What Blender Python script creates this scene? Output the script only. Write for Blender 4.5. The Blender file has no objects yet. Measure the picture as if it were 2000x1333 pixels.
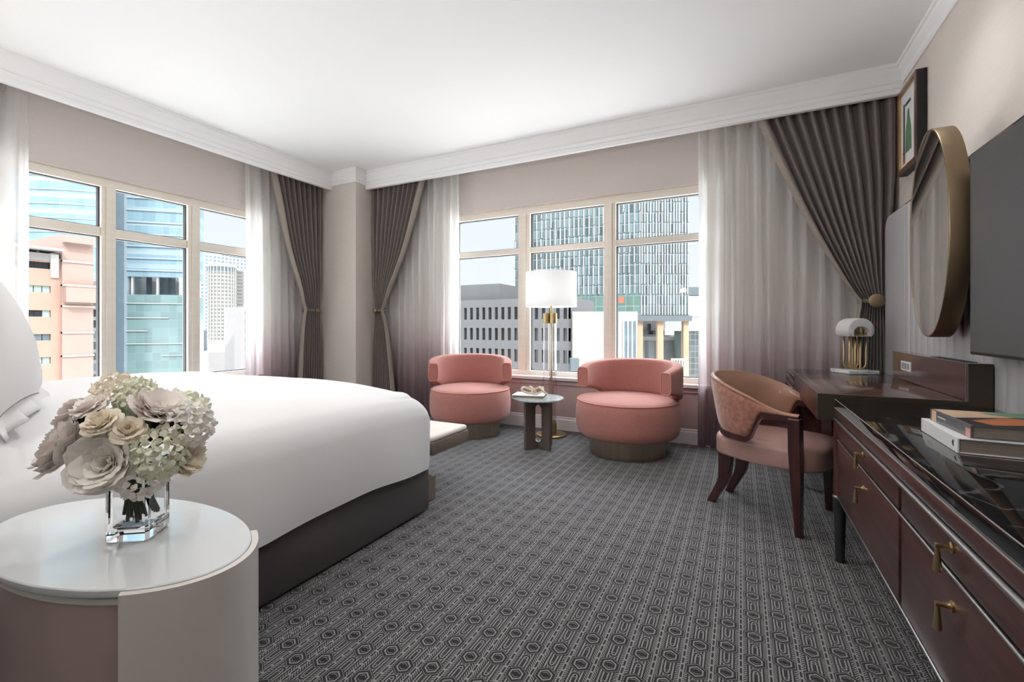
import bpy, bmesh, math, random
from mathutils import Vector, Matrix
R = math.radians
PI = math.pi
random.seed(7)
scene = bpy.context.scene
COL = scene.collection

# ------------------------------------------------------------------ camera, world, sun, exposure
cam_d = bpy.data.cameras.new('camera')
cam_d.sensor_fit = 'HORIZONTAL'
cam_d.sensor_width = 36.0
cam_d.lens = 16.0
cam_d.shift_y = -0.01525
cam_d.clip_start = 0.02
cam_d.clip_end = 8000
cam = bpy.data.objects.new('camera', cam_d)
cam.location = (0, 0, 1.08)
cam.rotation_euler = (R(90), 0, R(26.7))
COL.objects.link(cam)
scene.camera = cam

scene.view_settings.view_transform = 'Standard'
scene.view_settings.look = 'None'
scene.view_settings.gamma = 1
scene.view_settings.use_curve_mapping = False
scene.view_settings.exposure = 0.62

SKY_H, SKY_Z = 0.66, 8.5
world = bpy.data.worlds.new('sky')
scene.world = world
world.use_nodes = True
nt = world.node_tree
nt.nodes.clear()
wo = nt.nodes.new('ShaderNodeOutputWorld')
bg = nt.nodes.new('ShaderNodeBackground')
tc = nt.nodes.new('ShaderNodeTexCoord')
sx = nt.nodes.new('ShaderNodeSeparateXYZ')
cr = nt.nodes.new('ShaderNodeValToRGB')
nt.links.new(tc.outputs['Generated'], sx.inputs[0])
nt.links.new(sx.outputs['Z'], cr.inputs['Fac'])
nt.links.new(cr.outputs['Color'], bg.inputs['Color'])
nt.links.new(bg.outputs[0], wo.inputs['Surface'])
el = cr.color_ramp.elements
el[0].position = 0.0; el[0].color = (0.97 * SKY_H, 0.99 * SKY_H, 1.03 * SKY_H, 1)
el[1].position = 1.0; el[1].color = (0.9 * SKY_Z, 0.96 * SKY_Z, 1.04 * SKY_Z, 1)
e = el.new(0.33); e.color = (0.86 * SKY_H, 0.96 * SKY_H, 1.06 * SKY_H, 1)
e = el.new(0.55); e.color = (0.9 * SKY_Z, 0.95 * SKY_Z, 1.0 * SKY_Z, 1)
bg.inputs['Strength'].default_value = 1.0

sun_d = bpy.data.lights.new('sun', 'SUN')
sun_d.energy = 5.0
sun_d.color = (1.0, 0.97, 0.93)
sun_d.angle = R(0.6)
sun = bpy.data.objects.new('sun', sun_d)
COL.objects.link(sun)
sun.rotation_euler = Vector((-0.50, 0.42, -0.76)).to_track_quat('-Z', 'Y').to_euler()

scene.cycles.use_denoising = True
scene.cycles.max_bounces = 10
scene.cycles.diffuse_bounces = 6
scene.cycles.glossy_bounces = 5
scene.cycles.transmission_bounces = 10
scene.cycles.transparent_max_bounces = 16
scene.cycles.sample_clamp_indirect = 6.0
scene.cycles.caustics_refractive = False
scene.cycles.caustics_reflective = False

# ------------------------------------------------------------------ material helpers
def new_mat(name):
    m = bpy.data.materials.new(name)
    m.use_nodes = True
    m.node_tree.nodes.clear()
    return m, m.node_tree

class N:
    """tiny node-graph writer"""
    def __init__(s, nt): s.t = nt
    def node(s, typ, **kw):
        n = s.t.nodes.new(typ)
        for k, v in kw.items(): setattr(n, k, v)
        return n
    def link(s, a, b): s.t.links.new(a, b)
    def put(s, sock, v):
        if hasattr(v, 'is_linked') or isinstance(v, bpy.types.NodeSocket): s.link(v, sock)
        else: sock.default_value = v
    def m(s, op, a, b=None, c=None):
        n = s.node('ShaderNodeMath', operation=op)
        s.put(n.inputs[0], a)
        if b is not None: s.put(n.inputs[1], b)
        if c is not None: s.put(n.inputs[2], c)
        return n.outputs[0]
    def mix(s, f, a, b):
        n = s.node('ShaderNodeMix', data_type='RGBA')
        s.put(n.inputs[0], f); s.put(n.inputs[6], a); s.put(n.inputs[7], b)
        return n.outputs[2]
    def coords(s, kind='Object'):
        n = s.node('ShaderNodeTexCoord'); x = s.node('ShaderNodeSeparateXYZ')
        s.link(n.outputs[kind], x.inputs[0])
        return n.outputs[kind], x.outputs[0], x.outputs[1], x.outputs[2]
    def scaled(s, vec, sc):
        n = s.node('ShaderNodeMapping'); s.link(vec, n.inputs[0]); n.inputs['Scale'].default_value = sc
        return n.outputs[0]
    def noise(s, vec, scale, detail=3, rough=0.5):
        n = s.node('ShaderNodeTexNoise'); s.link(vec, n.inputs['Vector'])
        n.inputs['Scale'].default_value = scale; n.inputs['Detail'].default_value = detail
        n.inputs['Roughness'].default_value = rough
        return n.outputs['Fac']
    def bump(s, h, strength, dist=0.002):
        n = s.node('ShaderNodeBump'); s.link(h, n.inputs['Height'])
        n.inputs['Strength'].default_value = strength; n.inputs['Distance'].default_value = dist
        return n.outputs[0]

def col4(c): return (c[0], c[1], c[2], 1)
def srgb(r, g, b):
    f = lambda v: (v / 255 / 12.92) if v <= 10 else ((v / 255 + 0.055) / 1.055) ** 2.4
    return (f(r), f(g), f(b))

def pbr(name, color, rough=0.5, metal=0.0, noise=None, bump=None, coat=0.0, sheen=0.0, spec=0.5, emit=None, trans=0.0, ior=1.45, sub=None):
    """principled material; noise=(scale xyz, amount), bump=(scale xyz, strength, distance)"""
    m, nt = new_mat(name); g = N(nt)
    p = g.node('ShaderNodeBsdfPrincipled'); o = g.node('ShaderNodeOutputMaterial')
    g.link(p.outputs[0], o.inputs[0])
    p.inputs['Base Color'].default_value = col4(color)
    p.inputs['Roughness'].default_value = rough
    p.inputs['Metallic'].default_value = metal
    p.inputs['Coat Weight'].default_value = coat
    p.inputs['Coat Roughness'].default_value = 0.08
    p.inputs['Sheen Weight'].default_value = sheen
    p.inputs['Specular IOR Level'].default_value = spec
    p.inputs['Transmission Weight'].default_value = trans
    p.inputs['IOR'].default_value = ior
    if emit:
        p.inputs['Emission Color'].default_value = col4(emit[0]); p.inputs['Emission Strength'].default_value = emit[1]
    if noise or bump:
        v, x, y, z = g.coords()
    if noise:
        f = g.noise(g.scaled(v, noise[0]), 1.0, 4, 0.55)
        k = noise[1]
        f2 = g.m('MULTIPLY_ADD', f, 2.0, -0.5)
        n = g.node('ShaderNodeClamp'); g.link(f2, n.inputs[0])
        c = g.mix(n.outputs[0], col4([max(0, q * (1 - k)) for q in color]), col4([min(1, q * (1 + k)) for q in color]))
        g.link(c, p.inputs['Base Color'])
    if bump:
        f = g.noise(g.scaled(v, bump[0]), 1.0, 3, 0.6)
        g.link(g.bump(f, bump[1], bump[2]), p.inputs['Normal'])
    return m

def wood_mat(name, dark, light, axis='Y', rough=0.22, coat=0.5):
    m, nt = new_mat(name); g = N(nt)
    p = g.node('ShaderNodeBsdfPrincipled'); o = g.node('ShaderNodeOutputMaterial'); g.link(p.outputs[0], o.inputs[0])
    v, x, y, z = g.coords()
    sc = {'Y': (38, 1.6, 38), 'X': (1.6, 38, 38), 'Z': (38, 38, 1.6)}[axis]
    f = g.noise(g.scaled(v, sc), 1.0, 6, 0.62)
    sc2 = {'Y': (260, 5, 260), 'X': (5, 260, 260), 'Z': (260, 260, 5)}[axis]
    f2 = g.noise(g.scaled(v, sc2), 1.0, 2, 0.5)
    ff = g.m('ADD', g.m('MULTIPLY', f, 0.7), g.m('MULTIPLY', f2, 0.3))
    r = g.node('ShaderNodeValToRGB'); g.link(ff, r.inputs[0])
    r.color_ramp.elements[0].position = 0.32; r.color_ramp.elements[0].color = col4(dark)
    r.color_ramp.elements[1].position = 0.68; r.color_ramp.elements[1].color = col4(light)
    g.link(r.outputs[0], p.inputs['Base Color'])
    p.inputs['Roughness'].default_value = rough
    p.inputs['Coat Weight'].default_value = coat; p.inputs['Coat Roughness'].default_value = 0.12
    return m

def carpet_mat():
    m, nt = new_mat('carpet'); g = N(nt)
    p = g.node('ShaderNodeBsdfPrincipled'); o = g.node('ShaderNodeOutputMaterial'); g.link(p.outputs[0], o.inputs[0])
    v, x, y, z = g.coords()
    W, L = 0.083, 0.131
    xs = g.m('DIVIDE', g.m('ADD', x, 20 * W), W)
    ci = g.m('FLOOR', xs)
    px = g.m('SUBTRACT', g.m('SUBTRACT', xs, ci), 0.5)                # -.5 .. .5
    par = g.m('MODULO', ci, 2.0)
    sgn = g.m('MULTIPLY_ADD', par, -2.0, 1.0)
    ys = g.m('DIVIDE', g.m('ADD', y, g.m('MULTIPLY_ADD', par, L * 0.42, 40 * L)), L)
    py = g.m('MULTIPLY', g.m('SUBTRACT', g.m('SUBTRACT', ys, g.m('FLOOR', ys)), 0.5), sgn)
    ax = g.m('ABSOLUTE', px)
    # nested hexagon bands around the diamond that sits at py = .15
    dy = g.m('MULTIPLY', g.m('ABSOLUTE', g.m('SUBTRACT', py, 0.15)), L / W)
    hexd = g.m('MAXIMUM', g.m('ADD', g.m('MULTIPLY', dy, 0.85), g.m('MULTIPLY', ax, 0.55)), ax)
    yy = g.m('MULTIPLY', g.m('SUBTRACT', py, 0.15), L / W)
    far = g.m('GREATER_THAN', hexd, 0.40)                              # beyond the nested hexagons
    side = g.m('MULTIPLY', far, g.m('GREATER_THAN', ax, 0.29))         # short cross bars beside the border
    mid = g.m('MULTIPLY', far, g.m('SUBTRACT', 1.0, g.m('GREATER_THAN', ax, 0.29)))   # lengthwise bars
    dd = g.m('ADD', g.m('MULTIPLY', hexd, g.m('SUBTRACT', 1.0, far)), g.m('ADD', g.m('MULTIPLY', g.m('ADD', yy, ax), side), g.m('MULTIPLY', g.m('ADD', ax, 0.02), mid)))
    # a small dark arc in the middle of the bars
    ay = g.m('MULTIPLY', g.m('ADD', py, 0.27), L / W)
    arc = g.m('SQRT', g.m('ADD', g.m('MULTIPLY', ay, ay), g.m('MULTIPLY', ax, ax)))
    inarc = g.m('MULTIPLY', g.m('LESS_THAN', arc, 0.20), g.m('GREATER_THAN', ay, -0.07))
    dd = g.m('ADD', g.m('MULTIPLY', dd, g.m('SUBTRACT', 1.0, inarc)), g.m('MULTIPLY', g.m('ADD', arc, 0.03), inarc))
    band = g.m('SINE', g.m('MULTIPLY_ADD', dd, 2 * PI / 0.115, 1.9))
    bandm = g.node('ShaderNodeMapRange'); g.link(band, bandm.inputs[0])
    bandm.inputs[1].default_value = -0.2; bandm.inputs[2].default_value = 0.4
    light = bandm.outputs[0]
    # the solid diamond
    dia = g.m('ADD', g.m('MULTIPLY', dy, 1.25), g.m('MULTIPLY', ax, 0.72))
    isd = g.m('LESS_THAN', dia, 0.165)
    crescent = g.m('MULTIPLY', g.m('MULTIPLY', g.m('GREATER_THAN', arc, 0.10), g.m('LESS_THAN', arc, 0.175)), g.m('GREATER_THAN', ay, 0.0))
    isd = g.m('MAXIMUM', isd, crescent)
    ring = g.m('MULTIPLY', g.m('GREATER_THAN', hexd, 0.31), g.m('LESS_THAN', hexd, 0.345))
    isd = g.m('MAXIMUM', isd, ring)
    light = g.m('MULTIPLY', light, g.m('SUBTRACT', 1.0, isd))
    # column border: two light lines around a dark dashed line
    edge = g.m('SUBTRACT', 0.5, ax)
    line = g.m('LESS_THAN', edge, 0.078)
    core = g.m('LESS_THAN', edge, 0.038)
    dash = g.m('GREATER_THAN', g.m('SINE', g.m('MULTIPLY', y, 2 * PI / 0.033)), -0.75)
    coref = g.m('MULTIPLY', core, dash)
    light = g.m('MAXIMUM', light, line)
    light = g.m('MULTIPLY', light, g.m('SUBTRACT', 1.0, coref))
    nz = g.noise(v, 420, 2, 0.6)
    nz2 = g.noise(v, 3.0, 2, 0.5)
    base = g.mix(light, col4((0.010, 0.010, 0.011)), col4((0.255, 0.249, 0.251)))
    k = g.m('MULTIPLY_ADD', nz, 1.0, 0.5)
    k = g.m('MULTIPLY', k, g.m('MULTIPLY_ADD', nz2, 0.2, 0.9))
    vm = g.node('ShaderNodeVectorMath', operation='SCALE'); g.link(base, vm.inputs[0]); g.link(k, vm.inputs['Scale'])
    g.link(vm.outputs[0], p.inputs['Base Color'])
    p.inputs['Roughness'].default_value = 0.95
    p.inputs['Specular IOR Level'].default_value = 0.15
    p.inputs['Sheen Weight'].default_value = 0.2
    p.inputs['Sheen Roughness'].default_value = 0.5
    h = g.m('ADD', g.m('MULTIPLY', light, 0.6), nz)
    g.link(g.bump(h, 0.5, 0.003), p.inputs['Normal'])
    return m

def sheer_mat():
    m, nt = new_mat('sheer'); g = N(nt)
    o = g.node('ShaderNodeOutputMaterial')
    v, x, y, z = g.coords()
    r = g.node('ShaderNodeValToRGB')
    g.link(g.m('DIVIDE', z, 2.75), r.inputs[0])
    e = r.color_ramp.elements
    e[0].position = 0.0; e[0].color = col4(srgb(112, 94, 100))
    e[1].position = 0.62; e[1].color = col4(srgb(246, 246, 245))
    for pos, c in ((0.12, (158, 138, 143)), (0.24, (204, 190, 193)), (0.33, (234, 227, 228)), (0.43, (245, 244, 243))):
        q = e.new(pos); q.color = col4(srgb(*c))
    d = g.node('ShaderNodeBsdfDiffuse'); t = g.node('ShaderNodeBsdfTranslucent'); tr = g.node('ShaderNodeBsdfTransparent')
    g.link(r.outputs[0], d.inputs[0]); g.link(r.outputs[0], t.inputs[0])
    m1 = g.node('ShaderNodeMixShader'); m1.inputs[0].default_value = 0.6
    g.link(d.outputs[0], m1.inputs[1]); g.link(t.outputs[0], m1.inputs[2])
    m2 = g.node('ShaderNodeMixShader')
    # woven: slightly more open between the threads
    w = g.noise(g.scaled(v, (900, 900, 900)), 1.0, 1)
    g.link(g.m('MULTIPLY_ADD', w, 0.08, 0.13), m2.inputs[0])
    g.link(m1.outputs[0], m2.inputs[1]); g.link(tr.outputs[0], m2.inputs[2])
    g.link(m2.outputs[0], o.inputs[0])
    return m

def shade_mat(name, c, f=0.45, emit=0.0):
    m, nt = new_mat(name); g = N(nt); o = g.node('ShaderNodeOutputMaterial')
    v, x, y, z = g.coords()
    nz = g.noise(g.scaled(v, (60, 60, 400)), 1.0, 2)
    cc = g.mix(nz, col4([q * 0.96 for q in c]), col4(c))
    d = g.node('ShaderNodeBsdfDiffuse'); t = g.node('ShaderNodeBsdfTranslucent')
    g.link(cc, d.inputs[0]); g.link(cc, t.inputs[0])
    m1 = g.node('ShaderNodeMixShader'); m1.inputs[0].default_value = f
    g.link(d.outputs[0], m1.inputs[1]); g.link(t.outputs[0], m1.inputs[2]); g.link(m1.outputs[0], o.inputs[0])
    return m

def pane_mat(name, tint=(0.96, 0.98, 0.99)):
    m, nt = new_mat(name); g = N(nt); o = g.node('ShaderNodeOutputMaterial')
    tr = g.node('ShaderNodeBsdfTransparent'); gl = g.node('ShaderNodeBsdfGlossy')
    tr.inputs[0].default_value = col4(tint); gl.inputs['Roughness'].default_value = 0.0
    fr = g.node('ShaderNodeFresnel'); fr.inputs[0].default_value = 1.25
    mx = g.node('ShaderNodeMixShader'); g.link(fr.outputs[0], mx.inputs[0])
    g.link(tr.outputs[0], mx.inputs[1]); g.link(gl.outputs[0], mx.inputs[2]); g.link(mx.outputs[0], o.inputs[0])
    return m

def marble_mat(name, base, vein, scale=3.0, rough=0.08, width=0.03):
    m, nt = new_mat(name); g = N(nt)
    p = g.node('ShaderNodeBsdfPrincipled'); o = g.node('ShaderNodeOutputMaterial'); g.link(p.outputs[0], o.inputs[0])
    v, x, y, z = g.coords()
    n1 = g.node('ShaderNodeTexNoise'); g.link(v, n1.inputs['Vector']); n1.inputs['Scale'].default_value = scale; n1.inputs['Detail'].default_value = 7
    n1.inputs['Distortion'].default_value = 1.6
    a = g.m('ABSOLUTE', g.m('SUBTRACT', n1.outputs['Fac'], 0.5))
    r = g.node('ShaderNodeMapRange'); g.link(a, r.inputs[0]); r.inputs[1].default_value = 0; r.inputs[2].default_value = width
    r.inputs[3].default_value = 1; r.inputs[4].default_value = 0
    mask = g.m('MULTIPLY', r.outputs[0], g.noise(v, scale * 0.8, 2))
    g.link(g.mix(mask, col4(base), col4(vein)), p.inputs['Base Color'])
    p.inputs['Roughness'].default_value = rough
    return m

def facade_mat(name, frame, glass, sx, sz, fw=0.12, fh=0.16, axis='X', vary=0.35, rough=0.15, spand=None):
    """curtain wall: mullion grid over panes that vary in tone"""
    m, nt = new_mat(name); g = N(nt)
    p = g.node('ShaderNodeBsdfPrincipled'); o = g.node('ShaderNodeOutputMaterial'); g.link(p.outputs[0], o.inputs[0])
    v, x, y, z = g.coords()
    h = x if axis == 'X' else y
    if axis == 'XY': h = g.m('ADD', x, y)
    hx = g.m('DIVIDE', g.m('ADD', h, 1000 * sx), sx); hz = g.m('DIVIDE', g.m('ADD', z, 1000 * sz), sz)
    ix = g.m('FLOOR', hx); iz = g.m('FLOOR', hz)
    fx = g.m('SUBTRACT', hx, ix); fz = g.m('SUBTRACT', hz, iz)
    fr = g.m('MAXIMUM', g.m('LESS_THAN', fx, fw), g.m('LESS_THAN', fz, fh))
    wn = g.node('ShaderNodeTexWhiteNoise', noise_dimensions='2D')
    cv = g.node('ShaderNodeCombineXYZ'); g.link(ix, cv.inputs[0]); g.link(iz, cv.inputs[1]); g.link(cv.outputs[0], wn.inputs['Vector'])
    gc = g.mix(wn.outputs['Value'], col4([q * (1 - vary) for q in glass]), col4([min(1, q * (1 + vary)) for q in glass]))
    if spand:
        sp = g.m('LESS_THAN', fz, spand[0])
        gc = g.mix(sp, gc, col4(spand[1]))
    g.link(g.mix(fr, gc, col4(frame)), p.inputs['Base Color'])
    p.inputs['Roughness'].default_value = rough
    return m

def panel_mat(name, color, joint, w, h, jw=0.02, axis='X'):
    m, nt = new_mat(name); g = N(nt)
    p = g.node('ShaderNodeBsdfPrincipled'); o = g.node('ShaderNodeOutputMaterial'); g.link(p.outputs[0], o.inputs[0])
    v, x, y, z = g.coords()
    hh = x if axis == 'X' else y
    hx = g.m('FRACT', g.m('DIVIDE', g.m('ADD', hh, 1000 * w), w)); hz = g.m('FRACT', g.m('DIVIDE', g.m('ADD', z, 1000 * h), h))
    j = g.m('MAXIMUM', g.m('LESS_THAN', hx, jw), g.m('LESS_THAN', hz, jw * w / h))
    nz = g.noise(v, 0.6, 5, 0.7)
    c = g.mix(nz, col4([q * 0.88 for q in color]), col4([min(1, q * 1.12) for q in color]))
    g.link(g.mix(j, c, col4(joint)), p.inputs['Base Color'])
    p.inputs['Roughness'].default_value = 0.85
    return m

def wallpaper_mat(name, c):
    m, nt = new_mat(name); g = N(nt)
    p = g.node('ShaderNodeBsdfPrincipled'); o = g.node('ShaderNodeOutputMaterial'); g.link(p.outputs[0], o.inputs[0])
    v, x, y, z = g.coords()
    a = g.noise(g.scaled(v, (14, 14, 420)), 1.0, 3, 0.6)
    b = g.noise(g.scaled(v, (300, 300, 300)), 1.0, 2, 0.5)
    f = g.m('ADD', g.m('MULTIPLY', a, 0.7), g.m('MULTIPLY', b, 0.3))
    g.link(g.mix(f, col4([q * 0.84 for q in c]), col4([min(1, q * 1.14) for q in c])), p.inputs['Base Color'])
    p.inputs['Roughness'].default_value = 0.75
    g.link(g.bump(a, 0.12, 0.001), p.inputs['Normal'])
    return m

# ------------------------------------------------------------------ mesh helpers
class MB:
    def __init__(s): s.v = []; s.f = []
    def add(s, vs, fs):
        o = len(s.v); s.v += [tuple(q) for q in vs]; s.f += [tuple(i + o for i in q) for q in fs]; return s
    def box(s, x0, x1, y0, y1, z0, z1, M=None):
        vs = [Vector((x, y, z)) for z in (z0, z1) for x, y in ((x0, y0), (x1, y0), (x1, y1), (x0, y1))]
        if M: vs = [M @ q for q in vs]
        return s.add(vs, [(3, 2, 1, 0), (4, 5, 6, 7), (0, 1, 5, 4), (1, 2, 6, 5), (2, 3, 7, 6), (3, 0, 4, 7)])
    def rbox(s, x0, x1, y0, y1, z0, z1, r=0.01, seg=2, M=None):
        bm = bmesh.new(); bmesh.ops.create_cube(bm, size=1)
        for q in bm.verts:
            q.co = Vector(((x0 + x1) / 2 + q.co.x * (x1 - x0), (y0 + y1) / 2 + q.co.y * (y1 - y0), (z0 + z1) / 2 + q.co.z * (z1 - z0)))
        r = min(r, 0.49 * min(x1 - x0, y1 - y0, z1 - z0))
        bmesh.ops.bevel(bm, geom=bm.edges[:], offset=r, segments=seg, profile=0.5, affect='EDGES')
        return s.bm(bm, M)
    def bm(s, bm, M=None):
        bm.verts.index_update()
        s.add([(M @ q.co) if M else q.co for q in bm.verts], [[q.index for q in f.verts] for f in bm.faces]); bm.free(); return s
    def cyl(s, c, r, z0, z1, n=32, r2=None, M=None, a0=0, a1=2 * PI):
        return s.lathe([(0, z0), (r, z0), (r2 if r2 is not None else r, z1), (0, z1)], c, n, M)
    def lathe(s, prof, c=(0, 0), n=32, M=None, sx=1, sy=1):
        vs = []; fs = []
        for (r, z) in prof:
            for k in range(n):
                a = 2 * PI * k / n; q = Vector((c[0] + sx * r * math.cos(a), c[1] + sy * r * math.sin(a), z)); vs.append(M @ q if M else q)
        for i in range(len(prof) - 1):
            for k in range(n):
                k2 = (k + 1) % n; fs.append((i * n + k, i * n + k2, (i + 1) * n + k2, (i + 1) * n + k))
        return s.add(vs, fs)
    def prism(s, poly, h0, h1, plane='XY', M=None):
        """poly list of 2D points; plane XY extrude z, XZ extrude y, YZ extrude x"""
        def pt(a, b, h): return {'XY': (a, b, h), 'XZ': (a, h, b), 'YZ': (h, a, b)}[plane]
        n = len(poly); vs = [Vector(pt(a, b, h0)) for a, b in poly] + [Vector(pt(a, b, h1)) for a, b in poly]
        if M: vs = [M @ q for q in vs]
        fs = [tuple(range(n))[::-1], tuple(range(n, 2 * n))] + [(i, (i + 1) % n, n + (i + 1) % n, n + i) for i in range(n)]
        return s.add(vs, fs)
    def tube(s, pts, r, n=10, closed=False, caps=True):
        pts = [Vector(q) for q in pts]; m = len(pts); rr = r if isinstance(r, (list, tuple)) else [r] * m
        vs = []; up = None
        for i, q in enumerate(pts):
            a = pts[(i - 1) % m] if (i > 0 or closed) else q; b = pts[(i + 1) % m] if (i < m - 1 or closed) else q
            t = (b - a).normalized()
            if up is None:
                up = Vector((0, 0, 1)) if abs(t.z) < 0.9 else Vector((1, 0, 0))
            u = (up - t * up.dot(t)).normalized(); up = u; w = t.cross(u)
            for k in range(n):
                an = 2 * PI * k / n; vs.append(q + (u * math.cos(an) + w * math.sin(an)) * rr[i])
        fs = []
        for i in range(m if closed else m - 1):
            j = (i + 1) % m
            for k in range(n): fs.append((i * n + k, i * n + (k + 1) % n, j * n + (k + 1) % n, j * n + k))
        if caps and not closed: fs += [tuple(range(n))[::-1], tuple(range((m - 1) * n, m * n))]
        return s.add(vs, fs)
    def grid(s, fn, nu, nv, closeu=False):
        vs = [fn(i / (nu if closeu else nu - 1), j / (nv - 1)) for j in range(nv) for i in range(nu)]
        fs = []
        for j in range(nv - 1):
            for i in range(nu if closeu else nu - 1):
                i2 = (i + 1) % nu; fs.append((j * nu + i, j * nu + i2, (j + 1) * nu + i2, (j + 1) * nu + i))
        return s.add(vs, fs)
    def build(s, name, mat, parent=None, smooth=None, loc=None, bevel=None, subsurf=0, solid=None, fix=True):
        me = bpy.data.meshes.new(name); me.from_pydata(s.v, [], s.f)
        if fix:
            bm = bmesh.new(); bm.from_mesh(me)
            bmesh.ops.remove_doubles(bm, verts=bm.verts, dist=1e-6)
            bmesh.ops.recalc_face_normals(bm, faces=bm.faces); bm.to_mesh(me); bm.free()
        me.materials.append(mat)
        o = bpy.data.objects.new(name, me); COL.objects.link(o)
        if loc: o.location = loc
        if parent: o.parent = parent
        if solid:
            md = o.modifiers.new('thick', 'SOLIDIFY'); md.thickness = solid; md.offset = 0
        if bevel:
            md = o.modifiers.new('bev', 'BEVEL'); md.width = bevel; md.segments = 2; md.limit_method = 'ANGLE'; md.angle_limit = R(35)
        if subsurf:
            md = o.modifiers.new('sub', 'SUBSURF'); md.levels = subsurf; md.render_levels = subsurf
        if smooth:
            for p in me.polygons: p.use_smooth = True
            if smooth is not True and hasattr(me, 'set_sharp_from_angle'): me.set_sharp_from_angle(angle=R(smooth))
        return o

def empty(name, loc=(0, 0, 0), rz=0):
    o = bpy.data.objects.new(name, None); COL.objects.link(o); o.location = loc; o.rotation_euler = (0, 0, rz)
    o.empty_display_size = 0.1
    return o
def tag(o, label=None, cat=None, group=None, kind=None):
    if label: o['label'] = label
    if cat: o['category'] = cat
    if group: o['group'] = group
    if kind: o['kind'] = kind
    return o
def thing(name, label, cat, loc=(0, 0, 0), rz=0, group=None): return tag(empty(name, loc, rz), label, cat, group)
def struct(o, label=None): return tag(o, label, None, None, 'structure')

# ------------------------------------------------------------------ materials
M = {}
M['ceiling'] = pbr('ceiling_paint', (0.89, 0.89, 0.89), 0.8, bump=((8, 8, 8), 0.05, 0.002))
M['trim'] = pbr('trim_paint', (0.85, 0.85, 0.85), 0.5, noise=((2, 2, 2), 0.01))
M['wallpaper'] = wallpaper_mat('grasscloth', srgb(212, 203, 195))
M['wall_tan'] = wallpaper_mat('tan_wall', srgb(212, 202, 196))
M['mauve'] = pbr('mauve_paint', srgb(198, 180, 178), 0.6, bump=((20, 20, 20), 0.05, 0.001))
M['frame'] = pbr('window_frame', srgb(238, 229, 217), 0.45, noise=((2, 2, 30), 0.04))
M['gasket'] = pbr('gasket', (0.03, 0.035, 0.04), 0.5, noise=((5, 5, 5), 0.1))
M['pane'] = pane_mat('window_glass')
M['carpet'] = carpet_mat()
M['sheer'] = sheer_mat()
M['drape'] = pbr('drape_fabric', srgb(118, 109, 105), 0.8, noise=((240, 240, 12), 0.22), bump=((600, 600, 200), 0.3, 0.001), sheen=0.25)
M['drape_trim'] = pbr('drape_trim', srgb(150, 141, 131), 0.75, noise=((300, 300, 90), 0.28), bump=((300, 300, 300), 0.3, 0.001))
M['brass'] = pbr('brass', srgb(198, 176, 132), 0.3, 1.0, noise=((3, 3, 40), 0.12))
M['brass_dark'] = pbr('antique_brass', srgb(172, 148, 106), 0.34, 1.0, noise=((4, 4, 40), 0.15))
M['bronze'] = pbr('bronze', srgb(142, 124, 100), 0.42, 1.0, noise=((3, 3, 3), 0.12))
M['bronze_dark'] = pbr('dark_bronze', srgb(82, 74, 64), 0.35, 0.55, noise=((4, 4, 4), 0.1))
M['champagne'] = pbr('champagne_metal', srgb(170, 155, 136), 0.34, 1.0, noise=((30, 30, 1), 0.12))
M['steel'] = pbr('satin_steel', srgb(176, 172, 170), 0.28, 1.0, noise=((30, 1, 30), 0.06))
M['edge_line'] = pbr('bright_edge_metal', srgb(206, 202, 198), 0.45, 0.7, noise=((9, 9, 9), 0.04))
M['gunmetal'] = pbr('gunmetal', srgb(62, 63, 64), 0.4, 0.6, noise=((9, 9, 9), 0.1))
M['linen'] = pbr('white_linen', (0.765, 0.76, 0.765), 0.75, noise=((2, 2, 2), 0.02), bump=((5, 5, 5), 0.25, 0.01), sheen=0.15)
M['pillow'] = pbr('pillow_cotton', (0.82, 0.81, 0.81), 0.7, bump=((6, 6, 6), 0.2, 0.006), sheen=0.1)
M['thread'] = pbr('grey_thread', (0.12, 0.12, 0.13), 0.8, noise=((50, 50, 50), 0.1))
M['bedbase'] = pbr('charcoal_leather', srgb(80, 75, 76), 0.5, noise=((6, 6, 6), 0.06), bump=((240, 240, 240), 0.08, 0.0005))
M['bench_top'] = pbr('cream_upholstery', srgb(226, 218, 209), 0.7, noise=((8, 8, 8), 0.03), bump=((300, 300, 300), 0.1, 0.001))
M['bench_side'] = pbr('taupe_leather', srgb(120, 107, 96), 0.45, noise=((8, 8, 8), 0.08))
M['pink'] = pbr('coral_boucle', srgb(182, 122, 112), 0.9, noise=((230, 230, 230), 0.30), bump=((300, 300, 300), 0.8, 0.004), sheen=0.25)
M['pink_pipe'] = pbr('coral_piping', srgb(214, 146, 132), 0.7, noise=((300, 300, 300), 0.1))
M['wood_red'] = wood_mat('mahogany', srgb(46, 25, 23), srgb(88, 52, 46), 'Y', 0.34, 0.15)
M['wood_top'] = wood_mat('mahogany_top', srgb(50, 27, 26), srgb(94, 55, 48), 'Y', 0.16, 0.9)
M['wood_v'] = wood_mat('mahogany_post', srgb(48, 22, 20), srgb(96, 50, 42), 'Z')
M['wood_chair'] = wood_mat('dark_walnut', srgb(34, 16, 17), srgb(78, 40, 37), 'Z', 0.3, 0.3)
M['black_marble'] = marble_mat('black_marble', (0.006, 0.006, 0.007), (0.16, 0.17, 0.18), 3.2, 0.05, 0.012)
M['white_marble'] = marble_mat('white_marble', (0.78, 0.79, 0.79), (0.35, 0.37, 0.38), 9.0, 0.15, 0.03)
M['table_marble'] = marble_mat('green_marble', (0.30, 0.36, 0.36), (0.75, 0.8, 0.8), 8.0, 0.05, 0.05)
M['table_leg'] = pbr('taupe_lacquer', srgb(98, 88, 82), 0.4, noise=((5, 5, 5), 0.06))
M['leather'] = pbr('tan_leather', srgb(158, 120, 98), 0.36, noise=((7, 7, 7), 0.10), bump=((160, 160, 160), 0.12, 0.001), coat=0.15)
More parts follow.
